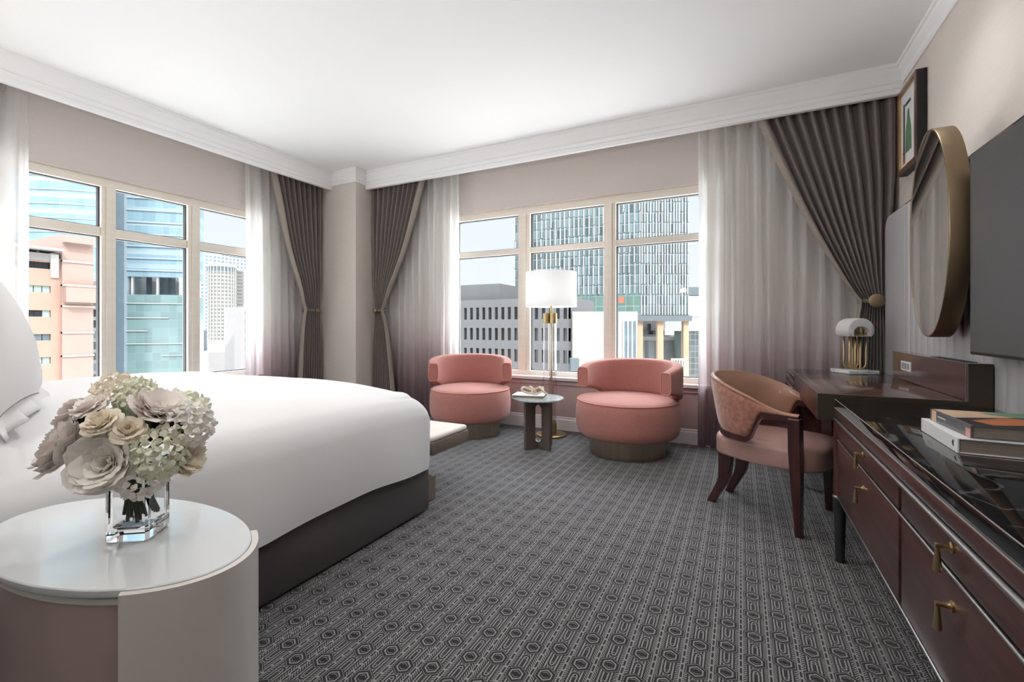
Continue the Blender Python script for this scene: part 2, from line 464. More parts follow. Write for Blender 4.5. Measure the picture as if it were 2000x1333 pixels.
M['leather_rose'] = pbr('rose_leather', srgb(172, 136, 128), 0.34, noise=((5, 5, 5), 0.08), bump=((160, 160, 160), 0.1, 0.001), coat=0.2)
M['velvet_pat'] = pbr('patterned_velvet', srgb(160, 108, 88), 0.75, noise=((38, 38, 38), 0.42), bump=((90, 90, 90), 0.4, 0.002), sheen=0.5)
M['panel_fab'] = pbr('grey_vinyl', srgb(178, 176, 178), 0.5, noise=((2, 2, 2), 0.04), bump=((180, 180, 180), 0.06, 0.0005))
M['tv'] = pbr('tv_screen', (0.062, 0.061, 0.063), 0.4, noise=((1, 1, 1), 0.03), spec=0.6)
M['tv_edge'] = pbr('tv_bezel', (0.05, 0.05, 0.055), 0.3, 0.7, noise=((20, 20, 20), 0.1))
M['mirror'] = pbr('mirror_silver', (0.86, 0.86, 0.85), 0.01, 1.0, noise=((1, 1, 1), 0.005))
M['black'] = pbr('black_lacquer', (0.008, 0.008, 0.009), 0.5, noise=((6, 6, 6), 0.1))
M['frame_wood'] = wood_mat('frame_walnut', srgb(74, 48, 40), srgb(128, 92, 74), 'Z', 0.35, 0.2)
M['gold_leaf'] = pbr('gold_edge', srgb(196, 160, 110), 0.35, 0.7, noise=((20, 20, 20), 0.1))
M['paper'] = pbr('paper', (0.72, 0.73, 0.73), 0.6, noise=((10, 10, 10), 0.03))
M['white_gloss'] = pbr('white_book', (0.82, 0.82, 0.82), 0.35, noise=((8, 8, 8), 0.02))
M['pages'] = pbr('pages', srgb(134, 122, 112), 0.8, noise=((4, 4, 900), 0.25))
M['book_grey'] = pbr('grey_jacket', srgb(92, 94, 98), 0.35, noise=((9, 9, 9), 0.08))
M['book_black'] = pbr('black_jacket', srgb(30, 28, 27), 0.3, noise=((9, 9, 9), 0.1))
M['print_orange'] = pbr('print_orange', srgb(176, 106, 70), 0.4, noise=((16, 16, 16), 0.25))
M['print_tan'] = pbr('print_tan', srgb(206, 176, 150), 0.4, noise=((12, 12, 12), 0.2))
M['print_green'] = pbr('print_green', srgb(104, 138, 108), 0.4, noise=((14, 14, 14), 0.25))
M['print_pink'] = pbr('print_pink', srgb(206, 150, 136), 0.4, noise=((14, 14, 14), 0.1))
M['print_dark'] = pbr('print_dark', srgb(58, 66, 70), 0.5, noise=((14, 14, 14), 0.1))
M['plastic'] = pbr('white_plastic', (0.74, 0.74, 0.73), 0.35, noise=((8, 8, 8), 0.02))
M['socket'] = pbr('socket_grey', (0.22, 0.22, 0.22), 0.4, noise=((8, 8, 8), 0.1))
M['ns_top'] = pbr('back_painted_glass', (0.74, 0.77, 0.78), 0.18, noise=((1, 1, 1), 0.01), coat=0.5)
M['ns_edge'] = pbr('frosted_edge', (0.74, 0.76, 0.73), 0.3, noise=((10, 10, 10), 0.02))
M['ns_shell'] = pbr('cream_lacquer', srgb(222, 217, 213), 0.28, noise=((2, 2, 2), 0.02))
M['ns_drum'] = pbr('mauve_lacquer', srgb(176, 158, 155), 0.22, noise=((2, 2, 2), 0.03), coat=0.4)
M['glass'] = pbr('clear_glass', (1, 1, 1), 0.0, trans=1.0, ior=1.45)
M['tube_glass'] = pbr('tube_glass', (1, 1, 1), 0.01, trans=1.0, ior=1.42)
M['alabaster'] = shade_mat('alabaster', (0.90, 0.90, 0.89), 0.3)
M['lampshade'] = shade_mat('lamp_linen', (0.95, 0.95, 0.95), 0.42)
M['petal_a'] = shade_mat('petal_blush', srgb(253, 246, 241), 0.2)
M['petal_b'] = shade_mat('petal_white', srgb(252, 249, 243), 0.2)
M['petal_c'] = shade_mat('petal_cream', srgb(250, 241, 224), 0.2)
M['petal_d'] = shade_mat('petal_greenish', srgb(244, 245, 226), 0.2)
M['stem'] = pbr('green_stem', srgb(96, 132, 62), 0.5, noise=((30, 30, 6), 0.2))
M['leaf'] = pbr('dark_leaf', srgb(44, 58, 38), 0.5, noise=((30, 30, 30), 0.2))
M['driftwood'] = pbr('pale_wood', srgb(206, 188, 170), 0.6, noise=((30, 30, 5), 0.15))
M['lamp_glow'] = pbr('lamp_glow', (1, 0.93, 0.82), 0.5, emit=((1, 0.9, 0.76), 6.0))
M['grass'] = pbr('street_trees', srgb(70, 96, 62), 0.9, noise=((0.05, 0.05, 0.05), 0.4))
M['ground'] = pbr('city_ground', srgb(196, 194, 190), 0.9, noise=((0.03, 0.03, 0.03), 0.2))

# ------------------------------------------------------------------ room shell
XL, XR, YB, ZC = -4.77, 1.03, 4.43, 2.935      # wall planes, ceiling
YF, YH, XH = -2.7, -0.30, -0.72                 # rear wall, headboard wall, its return
struct(MB().box(XL - 0.3, XR + 0.3, YF - 0.3, YB + 0.3, -0.12, 0).build('floor', M['carpet']))
struct(MB().box(XL - 0.3, XR + 0.3, YF - 0.3, YB + 0.3, ZC, ZC + 0.2).build('ceiling', M['ceiling']))
T = 0.26
WB = (-3.10, -0.18, 0.50, 2.365)                # back window hole x0,x1,z0,z1
w = MB()
w.box(XL - T, WB[0], YB, YB + T, 0, ZC); w.box(WB[1], XR + T, YB, YB + T, 0, ZC)
w.box(WB[0], WB[1], YB, YB + T, 0, WB[2]); w.box(WB[0], WB[1], YB, YB + T, WB[3], ZC)
struct(w.build('wall_back', M['wall_tan']))
WL = (1.20, 3.34, 0.50, 2.325)                  # left window hole y0,y1,z0,z1
w = MB()
w.box(XL - T, XL, YH, WL[0], 0, ZC); w.box(XL - T, XL, WL[1], YB, 0, ZC)
w.box(XL - T, XL, WL[0], WL[1], 0, WL[2]); w.box(XL - T, XL, WL[0], WL[1], WL[3], ZC)
struct(w.build('wall_left', M['wall_tan']))
struct(MB().box(XR, XR + T, YF - T, YB, 0, ZC).build('wall_right', M['wallpaper']))
w = MB(); w.box(XL - T, XH, YH - T, YH, 0, ZC); w.box(XH - T, XH, YF - T, YH - T, 0, ZC); w.box(XH, XR, YF - T, YF, 0, ZC)
struct(w.build('wall_front', M['wallpaper']))
# corner pilaster
struct(MB().box(XL, -4.06, 3.97, YB, 0, ZC).build('trim_1', M['wallpaper']), 'square papered pier in the corner between the two windows')

# cornice boards in front of the curtains, as mouldings with stepped faces
def cornice(name, path, prof, mat=M['trim']):
    """path: list of ((x,y),(nx,ny)) corners with mitre vectors pointing to the room; prof: (offset, z)"""
    mb = MB(); n = len(prof)
    for (p, nn) in path: mb.v += [(p[0] + nn[0] * o, p[1] + nn[1] * o, z) for o, z in prof]
    for i in range(len(path) - 1):
        for k in range(n): mb.f.append((i * n + k, i * n + (k + 1) % n, (i + 1) * n + (k + 1) % n, (i + 1) * n + k))
    mb.f.append(tuple(range(n))); mb.f.append(tuple(range((len(path) - 1) * n, len(path) * n)))
    return struct(mb.build(name, mat))
CP = [(-0.035, 2.728), (0.0, 2.728), (0.004, 2.733), (0.004, 2.764), (0.010, 2.768), (0.010, 2.776), (0.002, 2.782), (0.002, 2.806), (0.010, 2.812), (0.014, 2.822),
      (0.014, 2.828), (0.020, 2.850), (0.034, 2.880), (0.040, 2.905), (0.046, 2.912), (0.046, ZC), (-0.035, ZC)]
cornice('trim_2', [((-4.45, 4.13), (0, -1)), ((XR, 4.13), (0, -1))], CP)
cornice('trim_3', [((-4.455, YH), (1, 0)), ((-4.455, 4.1), (1, 0))], CP)
CR = [(0.0, 2.795), (0.012, 2.795), (0.012, 2.806), (0.006, 2.811), (0.012, 2.818), (0.018, 2.85), (0.034, 2.885), (0.04, 2.905), (0.05, 2.91), (0.05, ZC), (0.0, ZC)]
cornice('trim_4', [((XR, YF), (-1, 0)), ((XR, 4.13), (-1, 0))], CR)
CC = [(0.0, 2.775), (0.012, 2.775), (0.012, 2.80), (0.02, 2.806), (0.02, 2.83), (0.035, 2.87), (0.05, 2.895), (0.05, ZC), (0.0, ZC)]
cornice('trim_5', [((-4.45, 3.97), (0, -1)), ((-4.06, 3.97), (1, -1)), ((-4.06, 4.14), (1, 0))], CC)
# baseboard and apron mouldings
b = MB()
b.prism([(YB, 0), (YB - 0.018, 0), (YB - 0.018, 0.108), (YB - 0.012, 0.116), (YB - 0.014, 0.13), (YB, 0.14)], -4.06, XR, 'YZ')
struct(b.build('baseboard_back', M['trim']))
struct(MB().box(XL, XL + 0.018, YH, 3.97, 0, 0.14).build('baseboard_left', M['trim']))
struct(MB().box(-4.06, XR, YB - 0.006, YB, 0.14, 0.50).build('trim_6', M['mauve']))
b = MB(); b.prism([(YB - 0.006, 0.462), (YB - 0.016, 0.462), (YB - 0.022, 0.468), (YB - 0.016, 0.474), (YB - 0.016, 0.50), (YB - 0.006, 0.50)], -3.3, 0.02, 'YZ')
struct(b.build('trim_7', M['mauve']))

# windows
def window(name, axis, plane, lo, hi, z0, z1, mulls, ztr, fdepth, inward):
    """axis X: window in a wall of constant Y; axis Y: wall of constant X. plane = glass plane, inward = sign towards the room"""
    root = struct(empty(name, (0, 0, 0)))
    def bx(mb, a0, a1, d0, d1, zz0, zz1):
        d0, d1 = sorted((d0, d1))
        if axis == 'X': mb.box(a0, a1, d0, d1, zz0, zz1)
        else: mb.box(d0, d1, a0, a1, zz0, zz1)
    F = plane + inward * fdepth; Bk = plane - inward * 0.04
    fr = MB()
    bx(fr, lo, mulls[0][0], Bk, F, z0, z1); bx(fr, mulls[-1][1], hi, Bk, F, z0, z1)
    xs = [mulls[0][0]] + [q for m_ in mulls[1:-1] for q in m_] + [mulls[-1][1]]
    a0, a1 = mulls[0][0], mulls[-1][1]
    bx(fr, a0, a1, Bk, F, z0, ztr[0]); bx(fr, a0, a1, Bk, F, ztr[3], z1)
    fr.build('window_frame', M['frame'], root, bevel=0.003)
    for k, (m0, m1) in enumerate(mulls[1:-1]):
        q = MB(); w_ = (m1 - m0)
        bx(q, m0, m1, Bk, F, ztr[0], ztr[3]); bx(q, m0 + w_ * 0.30, m1 - w_ * 0.30, F, F + inward * 0.012, ztr[0], ztr[3])
        q.build('mullion', M['frame'], root, bevel=0.002)
    q = MB(); gk = MB()
    for i in range(0, len(xs), 2):
        p0, p1 = xs[i], xs[i + 1]
        bx(q, p0, p1, Bk, F - inward * 0.012, ztr[1], ztr[2])
        for (za, zb) in ((ztr[0], ztr[1]), (ztr[2], ztr[3])):
            for r_ in ((p0, p0 + 0.008, za, zb), (p1 - 0.008, p1, za, zb), (p0, p1, za, za + 0.008), (p0, p1, zb - 0.008, zb)):
                bx(gk, r_[0], r_[1], plane - 0.02, plane + 0.02, r_[2], r_[3])
            g_ = MB(); bx(g_, p0 + 0.002, p1 - 0.002, plane - 0.0005, plane + 0.0005, za + 0.002, zb - 0.002)
            # a pane is one thin sheet
            vs = g_.v[:]; s_ = MB()
            if axis == 'X': s_.add([(p0, plane, za), (p1, plane, za), (p1, plane, zb), (p0, plane, zb)], [(0, 1, 2, 3)])
            else: s_.add([(plane, p0, za), (plane, p1, za), (plane, p1, zb), (plane, p0, zb)], [(0, 1, 2, 3)])
            s_.build('window_pane', M['pane'], root, fix=False)
    q.build('transom', M['frame'], root, bevel=0.003)
    gk.build('gasket', M['gasket'], root)
    return root
wb = window('window_1', 'X', 4.53, WB[0], WB[1], WB[2], WB[3], [(-2.985, -2.985), (-2.175, -2.035), (-1.225, -1.105), (-0.30, -0.30)], (0.595, 1.865, 1.925, 2.29), 0.055, -1)
wl = window('window_2', 'Y', -4.87, WL[0], WL[1], WL[2], WL[3], [(1.33, 1.33), (1.872, 1.972), (2.545, 2.655), (3.22, 3.22)], (0.595, 1.835, 1.912, 2.255), 0.055, 1)
MB().rbox(WB[0] - 0.06, WB[1] + 0.06, YB - 0.045, 4.48, 0.51, 0.545, 0.006).build('window_sill', M['trim'], wb)
MB().rbox(XL - 0.05, XL + 0.045, WL[0] - 0.06, WL[1] + 0.06, 0.51, 0.545, 0.006).build('window_sill', M['trim'], wl)

# ------------------------------------------------------------------ curtains
def put(axis, a, d, z): return (a, d, z) if axis == 'X' else (d, a, z)
def sheer(name, axis, a0, a1, base, inward, label, amp=0.042, seed=1, group=None, z0=0.015, z1=2.86):
    rnd = random.Random(seed); n = max(6, int(abs(a1 - a0) / 0.105))
    ph = [rnd.uniform(-0.5, 0.5) for _ in range(n + 2)]
    am = [rnd.uniform(0.55, 1.25) for _ in range(n + 2)]
    def fn(s, t):
        z = z0 + (z1 - z0) * t; q = s * n
        k = min(int(q), n); fr = q - k
        A = (am[k] * (1 - fr) + am[min(k + 1, n + 1)] * fr) * amp; P_ = ph[k] * (1 - fr) + ph[min(k + 1, n + 1)] * fr
        wv = math.sin(2 * PI * q + P_ * 1.6 + 0.25 * math.sin(z * 1.7 + k))
        wv = math.copysign(abs(wv) ** 1.6, wv)
        wv2 = 0.30 * math.sin(6 * PI * q + P_ * 2 + z * 0.4) + 0.15 * math.sin(2 * PI * q * 0.37 + seed)
        a = a0 + (a1 - a0) * s + 0.012 * math.sin(2 * PI * q * 0.5 + z)
        return put(axis, a, base + inward * (A * (wv + wv2)), z)
    o = MB().grid(fn, n * 12 + 1, 26).build(name, M['sheer'], None, smooth=True)
    return tag(o, label, 'curtain', group or 'white sheer curtains')
sheer('sheer_curtain', 'X', -3.98, -2.865, 4.352, -1, 'white sheer curtain fading to mauve, behind the left pink armchair', seed=3, amp=0.036)
sheer('sheer_curtain', 'X', -0.345, 1.0, 4.352, -1, 'wide white sheer curtain fading to mauve, behind the desk and leather chair', seed=5)
sheer('sheer_curtain', 'Y', 3.04, 3.93, -4.70, 1, 'white sheer curtain beside the corner pier, above the far side of the bed', seed=8, amp=0.034)
sheer('sheer_curtain', 'Y', 0.30, 1.392, -4.70, 1, 'white sheer curtain at the left edge of the photo, above the pillow', seed=9, amp=0.03)

def drape(axis, wall_a, lead_a, tie_w, tie_l, bot_w, bot_l, base, inward, label, ntop, holder_r=0.032, seed=1, zt=1.26, p=0.82, amp0=0.044):
    """wall_a/lead_a top extents; tie_*, bot_* extents at the tieback and floor; s=0 wall side, s=1 leading edge"""
    root = thing('drape', label, 'curtain', put(axis, tie_w, base, 0), 0, 'dark tied-back drapes')
    rnd = random.Random(seed); L0 = root.location
    jit = [rnd.uniform(-0.6, 0.6) for _ in range(ntop + 2)]
    ztop = 2.86
    def ext(z):
        if z >= zt:
            t = min(1.0, (z - zt) / (2.745 - zt)); k = t ** p
            return tie_w + (wall_a - tie_w) * min(1, t * 1.6) , tie_l + (lead_a - tie_l) * k
        t = (zt - z) / zt; k = t ** 0.65
        return tie_w + (bot_w - tie_w) * k, tie_l + (bot_l - tie_l) * k
    def pos(s, z, off=0.0):
        w0, l0 = ext(z); q = s * ntop; k = int(min(q, ntop)); fr = q - k; J = jit[k] * (1 - fr) + jit[k + 1] * fr
        width = abs(l0 - w0); full = abs(lead_a - wall_a)
        am = amp0 * (0.55 + 0.45 * width / full)
        dz = abs(z - zt); pinch = 0.45 + 0.55 * min(1, dz / 0.35)
        d = am * pinch * (math.sin(2 * PI * q + J) + 0.22 * math.sin(4 * PI * q + 2 * J + z))
        bulge = 0.05 * math.exp(-((z - zt - 0.25) / 0.3) ** 2) * s
        a = w0 + (l0 - w0) * (s ** 0.93)
        return Vector(put(axis, a, base + inward * (d + bulge + off), z)) - L0
    zs = 60
    MB().grid(lambda s, t: pos(s, 0.012 + (ztop - 0.012) * t), ntop * 10 + 1, zs).build('fabric', M['drape'], root, smooth=True)
    # contrasting band along the leading edge, wrapped around it
    def band(s, t):
        z = 0.012 + (ztop - 0.012) * t; w0, l0 = ext(z); sg = 1 if l0 > w0 else -1
        e_ = pos(1.0, z); bw = (0.018 + 0.042 * min(1, (z - zt) / 1.2)) if z > zt else (0.018 + 0.016 * min(1, (zt - z) / 0.5))
        return e_ + Vector(put(axis, -sg * bw * (1 - s) + sg * 0.004, inward * (0.030 + 0.022 * math.sin(PI * s) - 0.03 * s), 0))
    MB().grid(band, 8, zs).build('trim_band', M['drape_trim'], root, smooth=True)
    # tieback: strap, arm and round brass knob
    sg = 1 if tie_l > tie_w else -1
    c0 = tie_w + (tie_l - tie_w) * 0.45
    rx = abs(tie_l - tie_w) / 2 + 0.012
    cen = (tie_w + tie_l) / 2
    pts = [Vector(put(axis, cen + rx * math.cos(a), base + inward * (0.058 * math.sin(a) + 0.005), zt)) - L0 for a in [2 * PI * k / 24 for k in range(24)]]
    strap = MB()
    ring = []
    for q in pts:
        ring.append(q)
    vs = [q + Vector((0, 0, dz)) for q in ring for dz in (-0.014, 0.014)]
    strap.add(vs, [(2 * k, 2 * ((k + 1) % 24), 2 * ((k + 1) % 24) + 1, 2 * k + 1) for k in range(24)])
    strap.build('tieback_strap', M['drape'], root, smooth=True, solid=0.004)
    kp = Vector(put(axis, c0, base + inward * 0.075, zt)) - L0
    M4 = Matrix.Translation(kp) @ (Matrix.Rotation(R(90), 4, 'X') if axis == 'X' else Matrix.Rotation(R(90), 4, 'Y'))
    k_ = MB().lathe([(0, -0.012), (holder_r * 0.7, -0.012), (holder_r, -0.004), (holder_r, 0.006), (holder_r * 0.7, 0.012), (0, 0.013)], n=28, M=M4)
    ob = k_.build('tieback_knob', M['bronze'], root, smooth=40); ob['label'] = 'round brass knob'
    return root
drape('X', 1.012, 0.124, 0.955, 0.80, 0.99, 0.70, 4.235, -1, 'large dark taupe drape tied back at right, behind the brass lamp', 11, 0.05, seed=4)
drape('X', -4.045, -3.262, -4.005, -3.865, -4.03, -3.69, 4.235, -1, 'dark taupe drape tied back right of the corner pier', 10, 0.03, seed=6)
drape('Y', 3.935, 3.275, 3.92, 3.68, 3.93, 3.60, -4.60, 1, 'dark taupe drape tied back left of the corner pier', 9, 0.026, seed=7)
drape('Y', 0.42, 1.245, 0.47, 0.62, 0.44, 0.74, -4.60, 1, 'drape with beige edge at the very left edge of the photo', 9, 0.03, seed=11)

# ------------------------------------------------------------------ bed
bed = thing('bed', 'king bed under a smooth white duvet with charcoal base', 'bed', (-2.62, 1.1, 0))
BX0, BX1, BY0, BY1 = -3.62, -1.62, 0.0, 2.15
ox, oy = -2.62, 1.1
MB().rbox(BX0 - ox, BX1 - ox, BY0 - 0.15 - oy, BY1 - oy, 0.012, 0.34, 0.012).build('bed_base', M['bedbase'], bed, smooth=30)
MB().rbox(BX0 + 0.04 - ox, BX1 - 0.04 - ox, BY0 - oy, BY1 - 0.04 - oy, 0.34, 0.70, 0.08, 4).build('mattress', M['linen'], bed, smooth=True)
MB().rbox(-4.25 - ox, -1.0 - ox, YH + 0.01 - oy, YH + 0.10 - oy, 0.0, 1.45, 0.03, 3).build('headboard', M['panel_fab'], bed, smooth=True)
PR = [(0.0, 0.268), (-0.004, 0.33), (-0.004, 0.42), (0.0, 0.50), (0.010, 0.575), (0.032, 0.635), (0.070, 0.682), (0.13, 0.716), (0.22, 0.744), (0.34, 0.768), (0.50, 0.79), (0.72, 0.815), (1.02, 0.835)]
def prof(t):
    q = t * (len(PR) - 1); k = min(int(q), len(PR) - 2); f_ = q - k
    return PR[k][0] * (1 - f_) + PR[k + 1][0] * f_, PR[k][1] * (1 - f_) + PR[k + 1][1] * f_
ZM = 0.835
def duvet(s, t):
    # s across the bed (right side first), t from the head to the foot
    if s < 0.5: ex, zx = prof(s * 2); x = BX1 + 0.02 - ex
    else: ex, zx = prof((1 - s) * 2); x = BX0 - 0.02 + ex
    if t < 0.45:
        y = BY0 + 0.35 + t / 0.45 * 0.75; zy = ZM; ey = 9
    else:
        ey, zy = prof(1 - (t - 0.45) / 0.55); y = BY1 + 0.02 - ey * 1.02
    dx_, dy_ = (ZM - zx) / (ZM - 0.268), (ZM - zy) / (ZM - 0.268)
    z = ZM - (ZM - 0.268) * min(1.0, (dx_ ** 4.6 + dy_ ** 4.6) ** (1 / 4.6))
    c = 0.0
    if zy < 0.66 and zx < 0.66:       # soften the corner
        c = 0.03 * min(1, (0.66 - zy) / 0.2) * min(1, (0.66 - zx) / 0.2)
        x -= c if s < 0.5 else -c; y -= c
    lo = max(0, 1 - (z - 0.268) / 0.3)
    wob = 0.010 * lo * (math.sin(y * 7.3 + 0.6) + 0.6 * math.sin(y * 15 + x * 9)) + 0.008 * lo * math.sin(x * 8.2)
    if s < 0.5: x += wob + 0.012 * lo
    else: x -= wob
    y += 0.008 * lo * math.sin(x * 9) if t > 0.45 else 0
    z += 0.006 * math.sin(x * 5.1 + y * 3.7) + 0.004 * math.sin(x * 11 - y * 7.3) + 0.014 * lo * math.sin(y * 4.2 + 1.0)
    z = max(z, 0.24)
    return (x - ox, y - oy, z)
MB().grid(duvet, 61, 61).build('duvet', M['linen'], bed, smooth=True, subsurf=1)
# folded-back sheet near the pillows
def pillow(name, label, c, rot, w, h, th, mat, flange=0.05, seam=True, group=None):
    root = thing(name, label, 'pillow', c, 0, group or 'white pillows at the head of the bed')
    RM = Matrix.Rotation(rot[2], 4, 'Z') @ Matrix.Rotation(rot[0], 4, 'X') @ Matrix.Rotation(rot[1], 4, 'Y')
    rnd = random.Random(3)
    def side(sg):
        def fn(s, t):
            u, v = 2 * s - 1, 2 * t - 1
            k = max(0, (1 - abs(u) ** 2.6)) ** 0.55 * max(0, (1 - abs(v) ** 2.6)) ** 0.55
            pinch = 1 - 0.05 * (1 - abs(v)) * abs(u) ** 3
            x = u * w / 2 * (1 - 0.045 * (1 - v * v)); y = v * h / 2 * (1 - 0.045 * (1 - u * u))
            z = sg * (th / 2 * k + 0.004) + 0.008 * math.sin(6 * u + 3 * v) * k
            return RM @ Vector((x, y, z))
        return fn
    m_ = MB(); m_.grid(side(1), 25, 25); m_.grid(side(-1), 25, 25)
    m_.build('pillow_case', mat, root, smooth=True)
    if flange:
        f_ = MB(); n = 96
        def ringpt(k, e):
            a = 2 * PI * k / n; cx, cy = math.cos(a), math.sin(a); r_ = 1 / max(abs(cx), abs(cy))
            u, v = cx * r_, cy * r_
            x = u * (w / 2 * (1 - 0.045 * (1 - v * v)) + e); y = v * (h / 2 * (1 - 0.045 * (1 - u * u)) + e)
            wv = (0.014 * math.sin(a * 11) + 0.008 * math.sin(a * 17 + 1)) * (e / max(flange, 1e-6))
            return RM @ Vector((x, y, wv))
        vs = []
        for e_ in (-0.01, flange * 0.33, flange * 0.66, flange): vs += [ringpt(k, e_) for k in range(n)]
        fs = [(j * n + k, j * n + (k + 1) % n, (j + 1) * n + (k + 1) % n, (j + 1) * n + k) for j in range(3) for k in range(n)]
        f_.add(vs, fs); f_.build('flange', mat, root, smooth=True, solid=0.004)
        if seam:
            pts = []
            for k in range(n):
                q = ringpt(k, 0.0); nrm = RM @ Vector((0, 0, -1)); pts.append(q + nrm * 0.0045)
            MB().tube(pts, 0.001, 6, closed=True).build('piping', M['thread'], root, smooth=True)
    return root
pillow('pillow', 'large white flanged pillow with a thin dark seam at the head of the bed', (-2.05, 0.48, 1.08), (R(113), 0, R(-24)), 0.64, 0.54, 0.20, M['pillow'], 0.055)
pillow('pillow', 'white pillow standing in shade behind the flanged pillow', (-2.10, 0.17, 1.04), (R(112), 0, 0), 0.66, 0.46, 0.18, M['pillow'], 0.0, False)

# bench at the foot of the bed
bench = thing('bench', 'low cream and taupe bench at the foot of the bed', 'bench', (-2.62, 2.42, 0))
ox, oy = -2.62, 2.42
MB().rbox(-3.58 - ox, -1.645 - ox, 2.215 - oy, 2.62 - oy, 0.298, 0.375, 0.006).build('seat_frame', M['bench_side'], bench, smooth=30)
MB().rbox(-3.575 - ox, -1.65 - ox, 2.22 - oy, 2.615 - oy, 0.372, 0.412, 0.022, 4).build('seat_pad', M['bench_top'], bench, smooth=True)
MB().box(-3.52 - ox, -1.70 - ox, 2.2 - oy, 2.32 - oy, 0.002, 0.144).build('plinth', M['bench_side'], bench, bevel=0.003)
MB().box(-3.4 - ox, -1.95 - ox, 2.25 - oy, 2.32 - oy, 0.144, 0.30).build('riser', M['bench_side'], bench)

# ------------------------------------------------------------------ swivel armchairs
def armchair(label, loc, face, sc=1.0, sy=1.0):
    """local -Y is the front"""
    root = thing('swivel_armchair', label, 'armchair', loc, face, 'coral swivel armchairs by the window')
    r = 0.415 * sc
    MB().lathe([(0, 0.002), (0.30 * sc, 0.002), (0.302 * sc, 0.16), (0, 0.16)], n=64, sx=1, sy=sy).build('swivel_base', M['champagne'], root, smooth=40)
    prof_ = [(0, 0.150), (r * 0.84, 0.150), (r * 0.92, 0.162), (r * 0.975, 0.195), (r * 1.0, 0.26), (r * 1.0, 0.36), (r * 0.985, 0.415), (r * 0.955, 0.448), (r * 0.90, 0.466), (r * 0.6, 0.478), (0, 0.482)]
    MB().lathe(prof_, n=72, sx=1, sy=sy).build('seat', M['pink'], root, smooth=True, subsurf=1)
    MB().lathe([(r * 0.962, 0.444), (r * 0.972, 0.449), (r * 0.962, 0.455), (r * 0.95, 0.452)], n=72, sx=1, sy=sy).build('piping', M['pink_pipe'], root, smooth=True)
    # back band: cross-section swept around the rear, its ends stopping above the seat
    A = R(104); th = 0.085 * sc; ro = 0.425 * sc
    mb = MB(); na, ns = 49, 20
    secs = []
    for i in range(na):
        s = 2 * i / (na - 1) - 1; a = s * A
        k = abs(s)
        z0 = 0.455 + (0.080 * max(0, (k - 0.62) / 0.38) ** 0.6 if k > 0.62 else 0.0)
        z1 = 0.775 - 0.035 * k ** 2 - 0.035 * k ** 6
        lean = 0.020 * (1 - k)
        sec = []
        for j in range(ns):
            b = 2 * PI * j / ns; cb, sb = math.cos(b), math.sin(b); e_ = 5.0
            cx = math.copysign(abs(cb) ** (2 / e_), cb); cz = math.copysign(abs(sb) ** (2 / e_), sb)
            zz = (z0 + z1) / 2 + cz * (z1 - z0) / 2
            rr = ro - th / 2 + cx * th / 2 * (1.1 - 0.25 * (zz - 0.5)) + lean * (zz - 0.46) * 2 - 0.02 * max(0, k - .8)
            sec.append(Vector((rr * math.sin(a), rr * math.cos(a) * sy, zz)))
        secs.append(sec)
    vs = [q for sec in secs for q in sec]
    fs = [(i * ns + j, i * ns + (j + 1) % ns, (i + 1) * ns + (j + 1) % ns, (i + 1) * ns + j) for i in range(na - 1) for j in range(ns)]
    fs += [tuple(range(ns)), tuple(range((na - 1) * ns, na * ns))]
    mb.add(vs, fs); mb.build('backrest', M['pink'], root, smooth=50, bevel=0.012)
    for sec in (secs[0], secs[-1]):
        MB().tube([q for q in sec], 0.0045, 6, closed=True).build('piping', M['pink_pipe'], root, smooth=True)
    return root
armchair('coral pink swivel armchair on the left, nearer the corner drape', (-2.43, 3.90, 0), math.atan2(-2.43, 3.90) + R(180) - R(180) + R(63.6), 0.98)
armchair('coral pink swivel armchair on the right, between side table and desk chair', (-0.87, 3.92, 0), R(-16), 1.05)

# ------------------------------------------------------------------ side table with book and knot
def circ(cx, cy, r, a0, a1, n): return [(cx + r * math.cos(a0 + (a1 - a0) * k / n), cy + r * math.sin(a0 + (a1 - a0) * k / n)) for k in range(n + 1)]
st = thing('side_table', 'small round side table on a crossed taupe base between the pink armchairs', 'side table', (-1.60, 3.70, 0), 0)
MB().lathe([(0, 0.428), (0.215, 0.428), (0.225, 0.434), (0.225, 0.440), (0.222, 0.444), (0, 0.444)], n=64).build('table_top', M['table_marble'], st, smooth=40)
def slot_panel(wd, ht, hw, z0, z1, t):
    """upright board with a rounded slot through its middle"""
    mb = MB(); n = 10
    outer = [(-wd, 0.002), (wd, 0.002), (wd, ht), (-wd, ht)]
    hole = circ(0, z1 - hw, hw, 0, PI, n) + circ(0, z0 + hw, hw, PI, 2 * PI, n)
    # split in left and right halves to keep faces simple
    for sg in (1, -1):
        h_ = [(x, z) for x, z in hole]
        right = [(0, 0.002), (wd, 0.002), (wd, ht), (0, ht)] + circ(0, z1 - hw, hw, PI / 2, 0, n) + circ(0, z0 + hw, hw, 0, -PI / 2, n)
        poly = [(sg * x, z) for x, z in right]
        bm = bmesh.new(); f0 = bm.faces.new([bm.verts.new((x, -t / 2, z)) for x, z in poly])
        ex = bmesh.ops.extrude_face_region(bm, geom=[f0])
        bmesh.ops.translate(bm, vec=(0, t, 0), verts=[q for q in ex['geom'] if isinstance(q, bmesh.types.BMVert)])
        bmesh.ops.triangulate(bm, faces=bm.faces[:]); mb.bm(bm)
    return mb
for rz in (R(64), R(-26)):
    o = slot_panel(0.155, 0.428, 0.055, 0.05, 0.385, 0.024).build('leg_panel', M['table_leg'], st, smooth=30); o.rotation_euler[2] = rz
bk = thing('book', 'thin white book lying on the round side table', 'book', (-1.66, 3.68, 0.4445), R(12))
MB().rbox(-0.15, 0.13, -0.10, 0.10, 0, 0.004, 0.001).build('cover', M['white_gloss'], bk)
